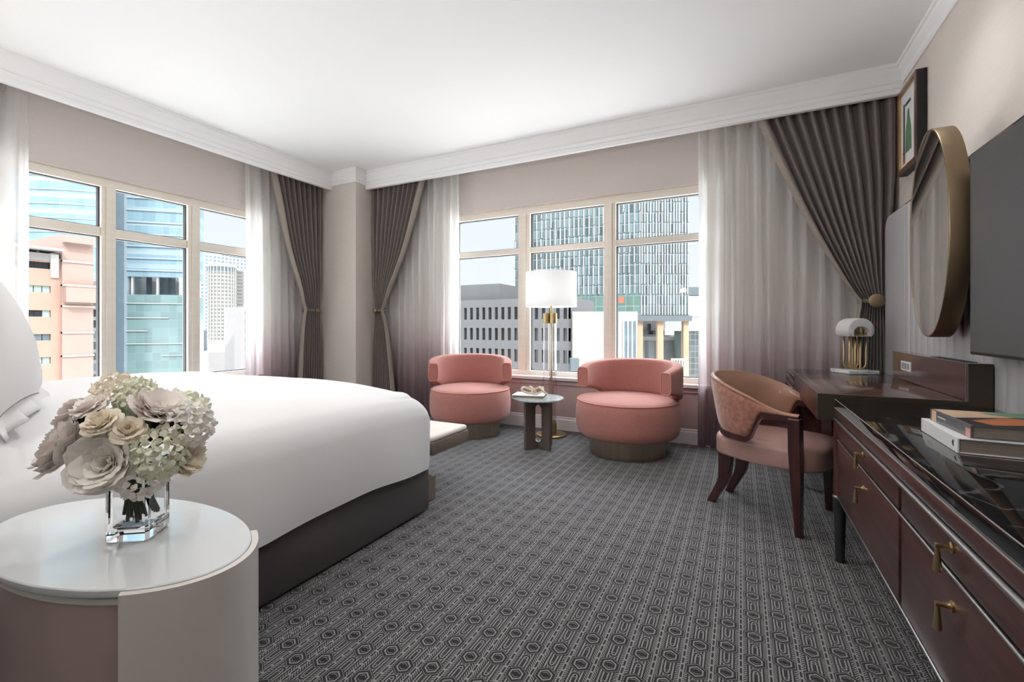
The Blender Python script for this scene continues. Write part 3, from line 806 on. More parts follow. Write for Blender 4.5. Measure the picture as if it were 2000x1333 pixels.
MB().box(-0.145, 0.125, -0.095, 0.095, 0.004, 0.024).build('page_block', M['pages'], bk)
MB().rbox(-0.15, 0.13, -0.10, 0.10, 0.024, 0.028, 0.001).build('cover', M['white_gloss'], bk)
MB().box(-0.152, -0.148, -0.10, 0.10, 0, 0.028).build('spine', M['white_gloss'], bk)
kn = thing('knot_sculpture', 'pale wooden chain link sculpture on the white book', 'sculpture', (-1.64, 3.68, 0.473), R(-5))
def link_ring(c, rot, a=0.048, b=0.03, r=0.009):
    RM = Matrix.Translation(c) @ rot
    pts = [RM @ Vector((a * math.copysign(abs(math.cos(t)) ** 0.7, math.cos(t)), b * math.copysign(abs(math.sin(t)) ** 0.7, math.sin(t)), 0)) for t in [2 * PI * k / 28 for k in range(28)]]
    return MB().tube(pts, r, 8, closed=True)
for k, (x, y, z, rx, ry, rz) in enumerate([(-0.065, 0.0, 0.028, 30, 22, 10), (-0.01, 0.01, 0.036, -52, 10, -30), (0.05, -0.005, 0.034, 40, -28, 35), (0.085, 0.02, 0.034, -38, 30, -10)]):
    rot = Matrix.Rotation(R(rz), 4, 'Z') @ Matrix.Rotation(R(rx), 4, 'X') @ Matrix.Rotation(R(ry), 4, 'Y')
    link_ring(Vector((x, y, z)), rot).build('link', M['driftwood'], kn, smooth=True)

# ------------------------------------------------------------------ floor lamp
fl = thing('floor_lamp', 'tall brass and glass floor lamp with a white drum shade', 'lamp', (-1.665, 4.165, 0))
MB().lathe([(0, 0.001), (0.148, 0.001), (0.150, 0.006), (0.148, 0.018), (0.14, 0.022), (0, 0.022)], n=56).build('base', M['brass_dark'], fl, smooth=40)
MB().cyl((0, 0), 0.0125, 0.02, 1.30, 20).build('pole', M['brass'], fl, smooth=40)
for k in range(3):
    a = R(200 + 120 * k); c = (0.045 * math.cos(a), 0.045 * math.sin(a))
    MB().cyl(c, 0.034, 0.02, 0.135, 28).build('socket_cup', M['brass'], fl, smooth=40)
    MB().lathe([(0.031, 0.13), (0.031, 1.11), (0.028, 1.11), (0.028, 0.13), (0.031, 0.13)], c, 32).build('glass_tube', M['tube_glass'], fl, smooth=40)
    MB().cyl(c, 0.036, 1.10, 1.20, 28).build('cap', M['brass'], fl, smooth=40)
MB().lathe([(0.250, 1.262), (0.250, 1.60), (0.2475, 1.60), (0.2475, 1.262), (0.250, 1.262)], n=72).build('lamp_shade', M['lampshade'], fl, smooth=40)
sp = MB()
for k in range(3):
    a = 2 * PI * k / 3; sp.tube([(0, 0, 1.30), (0.246 * math.cos(a), 0.246 * math.sin(a), 1.30)], 0.0025, 6)
sp.build('shade_spider', M['brass'], fl)
MB().lathe([(0, 1.33), (0.02, 1.34), (0.032, 1.38), (0.026, 1.41), (0, 1.425)], n=20).build('bulb', M['lamp_glow'], fl, smooth=True)
MB().cyl((0, 0), 0.014, 1.29, 1.335, 16).build('bulb_holder', M['brass'], fl, smooth=40)

# ------------------------------------------------------------------ right wall: channelled panel, mirror, picture, television
wp = thing('wall_panel', 'grey upholstered wall panel with vertical channels behind desk and television', 'wall panel', (0.93, 2.2, 0))
ox, oy = 0.93, 2.2
mb = MB(); cw = 0.0955; y = 3.72; k = 0
while y > 0.3:
    mb.rbox(0.0, 0.092, y - cw + 0.0015 - oy, y - 0.0015 - oy, 0.005, 1.855, 0.018, 3); y -= cw
mb.build('channel', M['panel_fab'], wp, smooth=40)['kind'] = 'stuff'
rr = 0.10
poly = [(3.722 - oy, 0.005), (4.165 - oy, 0.005), (4.165 - oy, 1.855 - rr)] + circ(4.165 - rr - oy, 1.855 - rr, rr, 0, PI / 2, 8)[1:] + [(3.722 - oy, 1.855)]
MB().prism(poly, 0.004, 0.092, 'YZ').build('end_board', M['panel_fab'], wp, smooth=30, bevel=0.004)
MB().box(0.012, 0.098, 0.3 - oy, 4.165 - rr - oy, 1.855, 1.862).build('cap_strip', M['bronze_dark'], wp)

tv = thing('television', 'large flat television switched off on the right wall', 'television', (0.85, 1.82, 0.96))
MB().rbox(0.0, 0.045, -0.725, 0.725, 0.0, 0.83, 0.004).build('housing', M['tv_edge'], tv, smooth=30)
MB().box(-0.0015, 0.002, -0.715, 0.715, 0.012, 0.82).build('screen', M['tv'], tv)
MB().box(0.045, 0.079, -0.3, 0.3, 0.2, 0.6).build('wall_bracket', M['black'], tv)

mi = thing('wall_mirror', 'tall oval mirror in a deep bronze rim above the desk', 'mirror', (0.80, 2.85, 1.03))
ma, mbz = 0.255, 0.49
def oval(s, x, k=0): return Vector((x, (ma + k) * math.cos(s), mbz + (mbz + k) * math.sin(s)))
n = 96
m_ = MB(); rings = [(0.0, -0.002), (0.0, 0.004), (0.004, 0.006), (0.075, 0.006), (0.075, -0.008), (0.01, -0.008)]
vs = [oval(2 * PI * k / n, x, e_) for (x, e_) in rings for k in range(n)]
m_.add(vs, [(j * n + k, j * n + (k + 1) % n, ((j + 1) % 6) * n + (k + 1) % n, ((j + 1) % 6) * n + k) for j in range(6) for k in range(n)])
m_.build('rim', M['bronze'], mi, smooth=40)
m_ = MB(); vs = [oval(2 * PI * k / n, 0.0015, -0.002) for k in range(n)] + [oval(2 * PI * k / n, 0.008, -0.002) for k in range(n)]
m_.add(vs, [tuple(range(n)), tuple(range(n, 2 * n))] + [(k, (k + 1) % n, n + (k + 1) % n, n + k) for k in range(n)])
m_.build('glass', M['mirror'], mi)
MB().cyl((0, 0), 0.16, 0.07, 0.129, 32, M=Matrix.Translation((0, 0, mbz)) @ Matrix.Rotation(R(90), 4, 'Y')).build('wall_mount', M['black'], mi)

pic = thing('picture_frame', 'framed print of a green shape high on the right wall', 'picture', (0.972, 3.85, 2.11))
fw, y0, y1, zh = 0.028, -0.187, 0.187, 0.567
f_ = MB()
for (a, b_, c, d_) in ((y0, y1, 0, fw), (y0, y1, zh - fw, zh), (y0, y0 + fw, fw, zh - fw), (y1 - fw, y1, fw, zh - fw)): f_.box(0, 0.006, a, b_, c, d_)
f_.build('frame_front', M['frame_wood'], pic)
f_ = MB()
for (a, b_, c, d_) in ((y0, y1, 0, 0.012), (y0, y1, zh - 0.012, zh), (y0, y0 + 0.012, 0.012, zh - 0.012), (y1 - 0.012, y1, 0.012, zh - 0.012)): f_.box(0.006, 0.056, a, b_, c, d_)
f_.build('frame_side', M['black'], pic)
f_ = MB(); g0 = fw
for (a, b_, c, d_) in ((y0 + g0, y1 - g0, g0, g0 + .006), (y0 + g0, y1 - g0, zh - g0 - .006, zh - g0), (y0 + g0, y0 + g0 + .006, g0, zh - g0), (y1 - g0 - .006, y1 - g0, g0, zh - g0)): f_.box(0.002, 0.014, a, b_, c, d_)
f_.build('gold_slip', M['gold_leaf'], pic)
MB().box(0.014, 0.02, y0 + 0.012, y1 - 0.012, 0.012, zh - 0.012).build('mat_board', M['paper'], pic)
art = MB(); art.prism([(0.06, 0.12), (-0.06, 0.12), (-0.055, 0.26), (-0.03, 0.33), (-0.012, 0.40), (0.012, 0.40), (0.03, 0.33), (0.055, 0.26)], 0.0125, 0.0138, 'YZ')
art.build('print', M['print_green'], pic)
a_ = MB()
for k in range(7): a_.box(0.0125, 0.0138, 0.05 - k * 0.016, 0.060 - k * 0.016, 0.435, 0.452 + 0.006 * (k % 2))
a_.box(0.0125, 0.0138, 0.075, 0.10, 0.12, 0.46)
a_.build('print', M['print_dark'], pic)
MB().prism([(0.11, 0.06), (0.07, 0.06), (0.065, 0.11), (0.08, 0.15), (0.11, 0.14)], 0.0125, 0.0138, 'YZ').build('print', M['print_orange'], pic)

# ------------------------------------------------------------------ credenza along the right wall
def handle(parent, x, y, z, name='handle'):
    """brass pull: rosette, neck, tapered drop; faces -X"""
    mb = MB()
    RY = Matrix.Translation((x, y, z)) @ Matrix.Rotation(R(-90), 4, 'Y')
    mb.lathe([(0, 0), (0.0115, 0), (0.0115, 0.003), (0.007, 0.005), (0.0045, 0.018), (0.0055, 0.020), (0.0055, 0.028), (0, 0.0285)], n=20, M=RY)
    mb.lathe([(0, 0.0055), (0.0038, 0.004), (0.0040, -0.006), (0.0078, -0.052), (0.0068, -0.054), (0, -0.054)], (x - 0.024, y), 20, M=Matrix.Translation((0, 0, z)))
    return mb.build(name, M['brass'], parent, smooth=40)
def credenza(name, label, y0, y1, cuts, x0=0.395):
    root = thing(name, label, 'cabinet', (x0, (y0 + y1) / 2, 0)); ox, oy = x0, (y0 + y1) / 2
    D = 0.925 - ox
    MB().box(0.02, D, y0 + 0.03 - oy, y1 - 0.03 - oy, 0.305, 0.69).build('carcass', M['wood_red'], root)
    t_ = MB(); t_.rbox(0.0, D, y0 - oy, y1 - oy, 0.662, 0.700, 0.003); t_.build('top_rail', M['wood_red'], root, smooth=30)
    MB().rbox(0.004, D, y0 + 0.004 - oy, y1 - 0.004 - oy, 0.7005, 0.740, 0.0022, 2).build('marble_top', M['black_marble'], root, smooth=30)
    MB().box(0.0028, 0.0045, y0 + 0.004 - oy, y1 - 0.004 - oy, 0.7385, 0.7402).build('edge_strip', M['edge_line'], root)
    MB().box(0.0005, 0.004, y0 + 0.002 - oy, y1 - 0.002 - oy, 0.7002, 0.7016).build('edge_strip', M['edge_line'], root)
    mt = MB(); mt.rbox(-0.008, 0.02, y0 + 0.01 - oy, y1 - 0.01 - oy, 0.646, 0.660, 0.006, 3)
    mt.build('metal_moulding', M['steel'], root, smooth=40)
    for z_ in (0.556, 0.300): MB().rbox(0.002, 0.02, y0 + 0.05 - oy, y1 - 0.05 - oy, z_, z_ + 0.0095, 0.004, 3).build('metal_moulding', M['steel'], root, smooth=40)
    for k in range(len(cuts) - 1):
        a, b_ = cuts[k + 1] + 0.012, cuts[k] - 0.012
        for (z0, z1, hz) in ((0.570, 0.643, 0.620), (0.312, 0.552, 0.498)):
            d = MB().rbox(0.006, 0.022, a - oy, b_ - oy, z0, z1, 0.002).build('drawer', M['wood_red'], root, smooth=30)
            handle(d, 0.006, (2.01 if k == 0 and len(cuts) > 2 else (a + b_) / 2) - oy, hz)
    for yy in (y0 + 0.025, y1 - 0.025):
        for xx in (0.019, D - 0.03):
            MB().cyl((xx, yy - oy), 0.025, 0.300, 0.655, 24).build('corner_post', M['wood_v'], root, smooth=40)
            MB().lathe([(0, 0.290), (0.026, 0.290), (0.0295, 0.294), (0.0295, 0.300), (0.026, 0.304), (0, 0.304)], (xx, yy - oy), 24).build('collar', M['steel'], root, smooth=40)
            MB().cyl((xx, yy - oy), 0.018, 0.001, 0.290, 24, r2=0.025).build('leg', M['gunmetal'], root, smooth=40)
    return root
credenza('credenza', 'long mahogany credenza with black marble top along the right wall', 0.22, 2.555, (2.50, 1.60, 0.90, 0.27), 0.385)
credenza('end_cabinet', 'small dark cabinet beyond the desk, under the brass lamp', 3.612, 4.165, (4.11, 3.66), 0.315)

# ------------------------------------------------------------------ desk
dk = thing('desk', 'mahogany desk with bronze end and raised power ledge', 'desk', (0.62, 3.1, 0)); ox, oy = 0.62, 3.1
MB().rbox(0.322 - ox, 0.925 - ox, 2.580 - oy, 3.605 - oy, 0.752, 0.760, 0.0015).build('desk_top', M['wood_top'], dk, smooth=30)
MB().box(0.336 - ox, 0.925 - ox, 2.583 - oy, 3.603 - oy, 0.640, 0.7515).build('drawer_box', M['wood_red'], dk)
MB().rbox(0.322 - ox, 0.3355 - ox, 2.583 - oy, 3.602 - oy, 0.636, 0.7515, 0.001).build('drawer_front', M['wood_red'], dk, smooth=30)
MB().prism([(0.322 - ox, 0.636), (0.928 - ox, 0.636), (0.928 - ox, 0.920), (0.850 - ox, 0.920), (0.850 - ox, 0.7605), (0.322 - ox, 0.7605)], 2.560 - oy, 2.5795 - oy, 'XZ').build('end_plate', M['bronze_dark'], dk, bevel=0.0015)
lg = MB(); lg.box(0.850 - ox, 0.926 - ox, 2.580 - oy, 3.625 - oy, 0.7605, 0.919); pb = lg.build('power_ledge', M['wood_top'], dk, bevel=0.002)
MB().box(0.866 - ox, 0.914 - ox, 2.66 - oy, 3.05 - oy, 0.9185, 0.9205).build('cable_slot', M['black'], dk)
MB().box(0.8485 - ox, 0.851 - ox, 2.578 - oy, 2.584 - oy, 0.7605, 0.9195).build('edge_strip', M['steel'], dk)
ot = MB().rbox(0.8465 - ox, 0.8505 - ox, 3.275 - oy, 3.445 - oy, 0.818, 0.872, 0.001).build('power_outlet', M['plastic'], dk)
for k in range(3): MB().box(0.8455 - ox, 0.8466 - ox, 3.295 - oy + k * 0.047, 3.33 - oy + k * 0.047, 0.828, 0.862).build('socket', M['socket'], ot)
# desk lamp
TL = (0.722, 3.985, 0.741)
tl = thing('table_lamp', 'small brass lamp with an alabaster dome on white marble base', 'lamp', TL, R(26.7))
MB().rbox(-0.108, 0.102, -0.095, 0.095, 0.0, 0.026, 0.003).build('base', M['white_marble'], tl, smooth=30)
def utube(w_, y, zt, rr, r=0.0062):
    zb = 0.034 + rr
    pts = [(-w_, y, zt), (-w_, y, zb)] + [(-w_ + rr - rr * math.cos(a), y, zb - rr * math.sin(a)) for a in [PI / 2 * k / 6 for k in range(1, 7)]]
    pts += [(w_ - rr + rr * math.sin(a), y, zb - rr * math.cos(a)) for a in [PI / 2 * k / 6 for k in range(0, 7)]] + [(w_, y, zt)]
    return MB().tube(pts, r, 12)
for (w_, y, zt, rr) in ((0.058, -0.030, 0.29, 0.040), (0.018, -0.030, 0.29, 0.017), (0.052, 0.034, 0.29, 0.040), (0.012, 0.034, 0.29, 0.011)):
    utube(w_, y, zt, rr).build('tube', M['brass'], tl, smooth=True)
MB().rbox(-0.072, 0.072, -0.045, 0.045, 0.268, 0.276, 0.003).build('cross_bar', M['brass'], tl)
cl_ = MB()
for x in (-0.062, -0.027, 0.027, 0.062): cl_.cyl((x, -0.02), 0.013, 0.276, 0.33, 16)
cl_.build('socket_cup', M['brass'], tl, smooth=40)
def loaf(k):   # rounded half-moon outline
    o_ = []
    w_, z0_, z1_ = 0.092 * k, 0.262, 0.262 + 0.128 * k
    rb = 0.040
    for a in [PI * i / 20 for i in range(21)]:
        o_.append((w_ * math.copysign(abs(math.cos(a)) ** 0.92, math.cos(a)), z0_ + rb + (z1_ - z0_ - rb) * math.sin(a) ** 0.95))
    o_ += [(-w_ * 0.97, z0_ + 0.018), (-w_ * 0.82, z0_), (w_ * 0.82, z0_), (w_ * 0.97, z0_ + 0.018)]
    return o_
lo_ = MB(); outl = loaf(1.0); m0 = len(outl)
secs = [(-0.080, 0.90), (-0.088, 0.93)]; ys = [(-0.066, 0.93), (-0.062, 0.985), (-0.052, 1.0), (0.052, 1.0), (0.066, 0.97), (0.074, 0.88)]
vs = []
zc_ = 0.32
for (yy, k) in ys: vs += [(x * k, yy, zc_ + (z - zc_) * k) for x, z in outl]
fs = [(i * m0 + j, i * m0 + (j + 1) % m0, (i + 1) * m0 + (j + 1) % m0, (i + 1) * m0 + j) for i in range(len(ys) - 1) for j in range(m0)]
# front face carries a rounded opening that shows the sockets
inn = [(x * 0.62, 0.262 + (z - 0.262) * 0.55) for x, z in outl]
b0 = len(vs); vs += [(x, -0.066, z) for x, z in inn]; vs += [(x, 0.02, z) for x, z in inn]
fs += [(j, (j + 1) % m0, b0 + (j + 1) % m0, b0 + j) for j in range(m0)]
fs += [(b0 + j, b0 + (j + 1) % m0, b0 + m0 + (j + 1) % m0, b0 + m0 + j) for j in range(m0)]
fs += [tuple(range(b0 + m0, b0 + 2 * m0)), tuple(range((len(ys) - 1) * m0, len(ys) * m0))]
lo_.add(vs, fs); o = lo_.build('lamp_shade', M['alabaster'], tl, smooth=40); o['label'] = 'white alabaster dome'

# books on the credenza
b1 = thing('book', 'thick white book at the bottom of the stack on the credenza', 'book', (0.52, 1.76, 0.7405), R(-1.5), 'books stacked on the credenza')
def book(root, L_, W_, H_, cover, spine_parts, c=0.003):
    MB().box(0.002, W_ - 0.006, -L_ / 2 + 0.004, L_ / 2 - 0.004, c, H_ - c).build('page_block', M['pages'], root)
    for z in (0, H_ - c): MB().rbox(0, W_, -L_ / 2, L_ / 2, z, z + c, 0.0008).build('cover', cover, root)
    MB().rbox(-0.003, 0.0015, -L_ / 2, L_ / 2, 0, H_, 0.001).build('spine', cover, root)
book(b1, 0.30, 0.27, 0.040, M['white_gloss'], None)
q = MB(); q.box(-0.0036, -0.003, -0.125, -0.119, 0.013, 0.030); q.box(-0.0036, -0.003, -0.119, -0.114, 0.017, 0.026)
q.build('spine_print', M['print_dark'], b1)
q = MB()
for k in range(4): q.box(-0.0034, -0.003, 0.07 + k * 0.011, 0.078 + k * 0.011, 0.012, 0.026)
q.build('spine_print', M['paper'], b1)
b2 = thing('book', 'grey book with green and orange cover on top of the white book', 'book', (0.543, 1.755, 0.781), R(1.5), 'books stacked on the credenza')
book(b2, 0.265, 0.25, 0.034, M['book_grey'], None)
MB().box(-0.0035, -0.003, 0.085, 0.118, 0.001, 0.033).build('spine_print', M['print_tan'], b2)
MB().box(-0.0035, -0.003, -0.132, -0.105, 0.001, 0.024).build('spine_print', M['print_pink'], b2)
q = MB()
for k in range(9): q.box(-0.0034, -0.003, 0.020 + k * 0.0062, 0.0246 + k * 0.0062, 0.018, 0.022)
q.build('spine_print', M['paper'], b2)
MB().prism([(0.004, -0.13), (0.246, -0.13), (0.246, 0.02), (0.15, 0.04), (0.004, -0.02)], 0.0341, 0.0346, 'XY').build('cover_print', M['book_black'], b2)
MB().prism([(0.004, -0.018), (0.15, 0.042), (0.246, 0.022), (0.246, 0.06), (0.10, 0.13), (0.004, 0.13)], 0.0341, 0.0346, 'XY').build('cover_print', M['print_tan'], b2)
MB().prism([(0.05, -0.115), (0.24, -0.04), (0.24, 0.015), (0.12, 0.02), (0.03, -0.05)], 0.0347, 0.0351, 'XY').build('cover_print', M['print_orange'], b2)
MB().prism([(0.102, 0.13), (0.246, 0.062), (0.246, 0.13)], 0.0347, 0.0351, 'XY').build('cover_print', M['print_green'], b2)
MB().prism([(0.10, 0.09), (0.16, 0.04), (0.246, 0.02), (0.246, 0.075), (0.16, 0.105)], 0.0352, 0.0355, 'XY').build('cover_print', M['print_green'], b2)

# ------------------------------------------------------------------ desk chair
ch = thing('desk_chair', 'curved leather desk chair with dark splayed wooden legs', 'chair', (0.352, 2.975, 0), R(-22))
# local +X forward (towards the desk), origin below the front legs' midpoint
SEAT = []
def seat_fn(zoff, k):
    pts = []
    for i in range(48):
        a = 2 * PI * i / 48; cx, cy = math.cos(a), math.sin(a); e_ = 4.2
        x = math.copysign(abs(cx) ** (2 / e_), cx); y = math.copysign(abs(cy) ** (2 / e_), cy)
        wy = 0.262 - 0.045 * max(0, -x)
        pts.append((-0.185 + x * 0.292 * k, y * wy * k, zoff))
    return pts
sm = MB(); lev = [(0.325, 0.93), (0.328, 0.985), (0.34, 1.0), (0.415, 1.0), (0.43, 0.99), (0.442, 0.95), (0.452, 0.82), (0.458, 0.5)]
vs = []
for z, k in lev: vs += seat_fn(z, k)
fs = [(i * 48 + j, i * 48 + (j + 1) % 48, (i + 1) * 48 + (j + 1) % 48, (i + 1) * 48 + j) for i in range(len(lev) - 1) for j in range(48)]
fs += [tuple(range(48)), tuple(range((len(lev) - 1) * 48, len(lev) * 48))]
sm.add(vs, fs); sm.build('seat', M['leather_rose'], ch, smooth=60)
# barrel back: (angle along the U, heights)
def arc_pt(s, r_add=0.0):
    """s -1..1 along the U from near arm tip to far arm tip; returns x,y plan and outward normal"""
    k = abs(s); sg = -1 if s < 0 else 1
    if k > 0.55:
        t = (k - 0.55) / 0.45; x = -0.215 + 0.235 * t; y = 0.290 - 0.010 * t; nx, ny = 0.0, 1.0
    else:
        a = k / 0.55 * PI / 2; x = -0.215 - 0.235 * math.cos(a); y = 0.290 * math.sin(a); nx, ny = -math.cos(a), math.sin(a)
    return x + nx * r_add, sg * (y + ny * r_add), nx, sg * ny
def topz(k): 
    t = min(1, k / 0.93); return 0.787 - 0.165 * (0.5 - 0.5 * math.cos(PI * t ** 1.15))
def botz(k):
    if k < 0.52: return 0.452
    t = min(1, (k - 0.52) / 0.16); return 0.452 + (0.594 - 0.452) * (0.5 - 0.5 * math.cos(PI * t))
def shell(side):
    def fn(s, t):
        S = 2 * s - 1; k = abs(S); zt_, zb_ = topz(k), botz(k) + 0.022
        z = zb_ + (zt_ - zb_) * t
        flare = 0.075 * ((z - 0.45) / 0.35) * max(0, 1 - k / 0.75)
        th = 0.024 * (1 - 0.6 * abs(2 * t - 1) ** 6)
        if side > 0: r_ = flare + th
        else: r_ = flare - th - 0.012 * math.sin(PI * t) * max(0, 1 - k)
        x, y, _, _ = arc_pt(S, r_)
        return (x, y, z)
    return fn
MB().grid(shell(1), 73, 12).build('back_outer', M['velvet_pat'], ch, smooth=True)
MB().grid(shell(-1), 73, 12).build('back_inner', M['leather'], ch, smooth=True)
cp = MB()
def caprow(s, t):
    S = 2 * s - 1; k = abs(S); z = topz(k); flare = 0.075 * ((z - 0.45) / 0.35) * max(0, 1 - k / 0.75)
    a = PI * t; r_ = flare + 0.0125 * math.cos(a) * 0.9; x, y, _, _ = arc_pt(S, r_)
    return (x, y, z + 0.007 * math.sin(a))
cp.grid(caprow, 73, 7); cp.build('top_roll', M['leather'], ch, smooth=True)
pp = []
for i in range(73):
    S = 2 * i / 72 - 1; z = topz(abs(S)); flare = 0.075 * ((z - 0.45) / 0.35) * max(0, 1 - abs(S) / 0.75); x, y, _, _ = arc_pt(S, flare + 0.014); pp.append((x, y, z))
MB().tube(pp, 0.0035, 6).build('piping', M['leather'], ch, smooth=True)
# wooden rail under the arms
def rail(s, t):
    S = 2 * s - 1; k = abs(S); zb_ = botz(k); j = t * 4; 
    hw, hh = 0.022, 0.015
    cor = [(hw, 0), (hw, 2 * hh), (-hw, 2 * hh), (-hw, 0), (hw, 0)][int(round(j))]
    x, y, _, _ = arc_pt(S, cor[0]); return (x, y, zb_ - 0.006 + cor[1])
MB().grid(rail, 97, 5).build('arm_rail', M['wood_chair'], ch, smooth=30)
for sg in (-1, 1):
    # front leg: tapered square post from floor to arm
    l = MB(); vs = []
    for z, x, y, h in ((0.001, 0.012, 0.262, 0.016), (0.25, 0.006, 0.272, 0.024), (0.45, 0.002, 0.279, 0.029), (0.60, 0.0, 0.281, 0.028), (0.607, 0.0, 0.281, 0.026)):
        vs += [(x + a * h, sg * y + b_ * h, z) for a, b_ in ((-1, -1), (1, -1), (1, 1), (-1, 1))]
    l.add(vs, [(i * 4 + j, i * 4 + (j + 1) % 4, i * 4 + 4 + (j + 1) % 4, i * 4 + 4 + j) for i in range(4) for j in range(4)] + [(0, 1, 2, 3), (16, 17, 18, 19)])
    l.build('leg', M['wood_chair'], ch, bevel=0.004)
    # rear leg: straight shank then a foot kicked backwards
    l = MB(); vs = []
    for z, x, y, hx, hy in ((0.001, -0.505, 0.125, 0.022, 0.016), (0.03, -0.49, 0.123, 0.024, 0.017), (0.14, -0.435, 0.118, 0.030, 0.020), (0.17, -0.425, 0.118, 0.032, 0.021), (0.34, -0.41, 0.130, 0.042, 0.022)):
        vs += [(x + a * hx, sg * y + b_ * hy, z) for a, b_ in ((-1, -1), (1, -1), (1, 1), (-1, 1))]
    l.add(vs, [(i * 4 + j, i * 4 + (j + 1) % 4, i * 4 + 4 + (j + 1) % 4, i * 4 + 4 + j) for i in range(4) for j in range(4)] + [(0, 1, 2, 3), (16, 17, 18, 19)])
    l.build('leg', M['wood_chair'], ch, bevel=0.004)

# ------------------------------------------------------------------ nightstand, vase, flowers
NS = (-1.229, 0.507)
ns = thing('nightstand', 'oval cream and mauve nightstand with glass top beside the bed', 'nightstand', (NS[0], NS[1], 0), R(4))
ZN, EA, EB = 0.62, 0.345, 0.184
def oval_lathe(prof, n=120):
    """prof: (inset from the rim, z); None inset closes at the centre"""
    mb = MB(); vs = []; fs = []
    for (i_, z) in prof:
        for k in range(n):
            a_ = 2 * PI * k / n; f_ = 0.0 if i_ is None else 1.0
            vs.append((f_ * (EA - (i_ or 0)) * math.cos(a_), f_ * (EB - (i_ or 0)) * math.sin(a_), z))
    for i in range(len(prof) - 1):
        fs += [(i * n + k, i * n + (k + 1) % n, (i + 1) * n + (k + 1) % n, (i + 1) * n + k) for k in range(n)]
    return mb.add(vs, fs)
oval_lathe([(None, ZN - 0.014), (0.001, ZN - 0.014), (0, ZN - 0.012), (0, ZN - 0.002), (0.002, ZN), (None, ZN)]).build('table_top', M['ns_top'], ns, smooth=30)
oval_lathe([(None, 0.01), (0.014, 0.01), (0.014, ZN - 0.015), (None, ZN - 0.015)]).build('drum', M['ns_drum'], ns, smooth=40)
oval_lathe([(0.014, ZN - 0.034), (0.010, ZN - 0.032), (0.010, ZN - 0.022), (0.014, ZN - 0.020)]).build('trim_band', M['ns_edge'], ns, smooth=40)
def oval_sector(i0, i1, a0, a1, z0, z1, n_=60):
    mb = MB(); vs = []
    for k in range(n_ + 1):
        a_ = a0 + (a1 - a0) * k / n_
        vs += [((EA + o_) * math.cos(a_), (EB + o_) * math.sin(a_), z) for o_, z in ((i0, z0), (i1, z0), (i1, z1), (i0, z1))]
    fs = [(i * 4 + j, i * 4 + (j + 1) % 4, i * 4 + 4 + (j + 1) % 4, i * 4 + 4 + j) for i in range(n_) for j in range(4)] + [(0, 1, 2, 3), (n_ * 4, n_ * 4 + 1, n_ * 4 + 2, n_ * 4 + 3)]
    return mb.add(vs, fs)
oval_sector(0.0008, 0.014, R(-42), R(44), 0.004, ZN - 0.004).build('outer_shell', M['ns_shell'], ns, smooth=40)

VS = (-1.185, 0.526, ZN + 0.0008)
va = thing('vase', 'square clear glass vase with thick base on the nightstand', 'vase', VS, R(36))
bm = bmesh.new(); hw, ht = 0.042, 0.165
def sq(h_, z, bv=0.006): return [(h_, h_ - bv, z), (h_ - bv, h_, z), (-h_ + bv, h_, z), (-h_, h_ - bv, z), (-h_, -h_ + bv, z), (-h_ + bv, -h_, z), (h_ - bv, -h_, z), (h_, -h_ + bv, z)]
rs = [sq(hw - 0.004, 0), sq(hw, 0.004), sq(hw, ht - 0.002), sq(hw - 0.002, ht), sq(hw - 0.006, ht), sq(hw - 0.008, ht - 0.002), sq(hw - 0.0085, 0.030), sq(hw - 0.016, 0.024, 0.01)]
g_ = MB(); vs = [q for r_ in rs for q in r_]
g_.add(vs, [(i * 8 + j, i * 8 + (j + 1) % 8, i * 8 + 8 + (j + 1) % 8, i * 8 + 8 + j) for i in range(7) for j in range(8)] + [tuple(range(8)), tuple(range(56, 64))])
bm.free()
g_.build('glass_body', M['glass'], va)

def petal(mb, org, axis_z, az, length, width, curl, open_, cup=0.35, ruffle=0.0, rnd=random):
    """one cupped petal growing from org; axis_z frame Matrix; open_ angle from the flower axis at the tip"""
    nu, nv = 5, 6; vs = []
    ph = rnd.uniform(0, 6.28)
    for j in range(nv):
        t = j / (nv - 1)
        ang = open_ * (0.35 + 0.65 * t) + curl * t * t
        # integrate along the petal roughly
        r = 0.006 + length * (math.sin(open_ * 0.6) * t + (math.sin(open_ + curl) - math.sin(open_ * .6)) * t * t * 0.5)
        z = length * (math.cos(open_ * 0.6) * t + (math.cos(open_ + curl) - math.cos(open_ * 0.6)) * t * t * 0.5)
        w_ = width * (math.sin(PI * (0.12 + 0.80 * t)) ** 0.7)
        for i in range(nu):
            u = 2 * i / (nu - 1) - 1
            rr = r - cup * w_ * u * u * 0.9
            zz = z + ruffle * math.sin(ph + 7 * u + 5 * t) * t - 0.12 * w_ * u * u * t * 2
            x, y = rr, w_ * u
            p_ = Vector((x * math.cos(az) - y * math.sin(az), x * math.sin(az) + y * math.cos(az), zz))
            vs.append(axis_z @ p_ + org)
    mb.add(vs, [(j * nu + i, j * nu + i + 1, (j + 1) * nu + i + 1, (j + 1) * nu + i) for j in range(nv - 1) for i in range(nu - 1)])
def frame_from(d):
    d = Vector(d).normalized(); return d.to_track_quat('Z', 'Y').to_matrix()
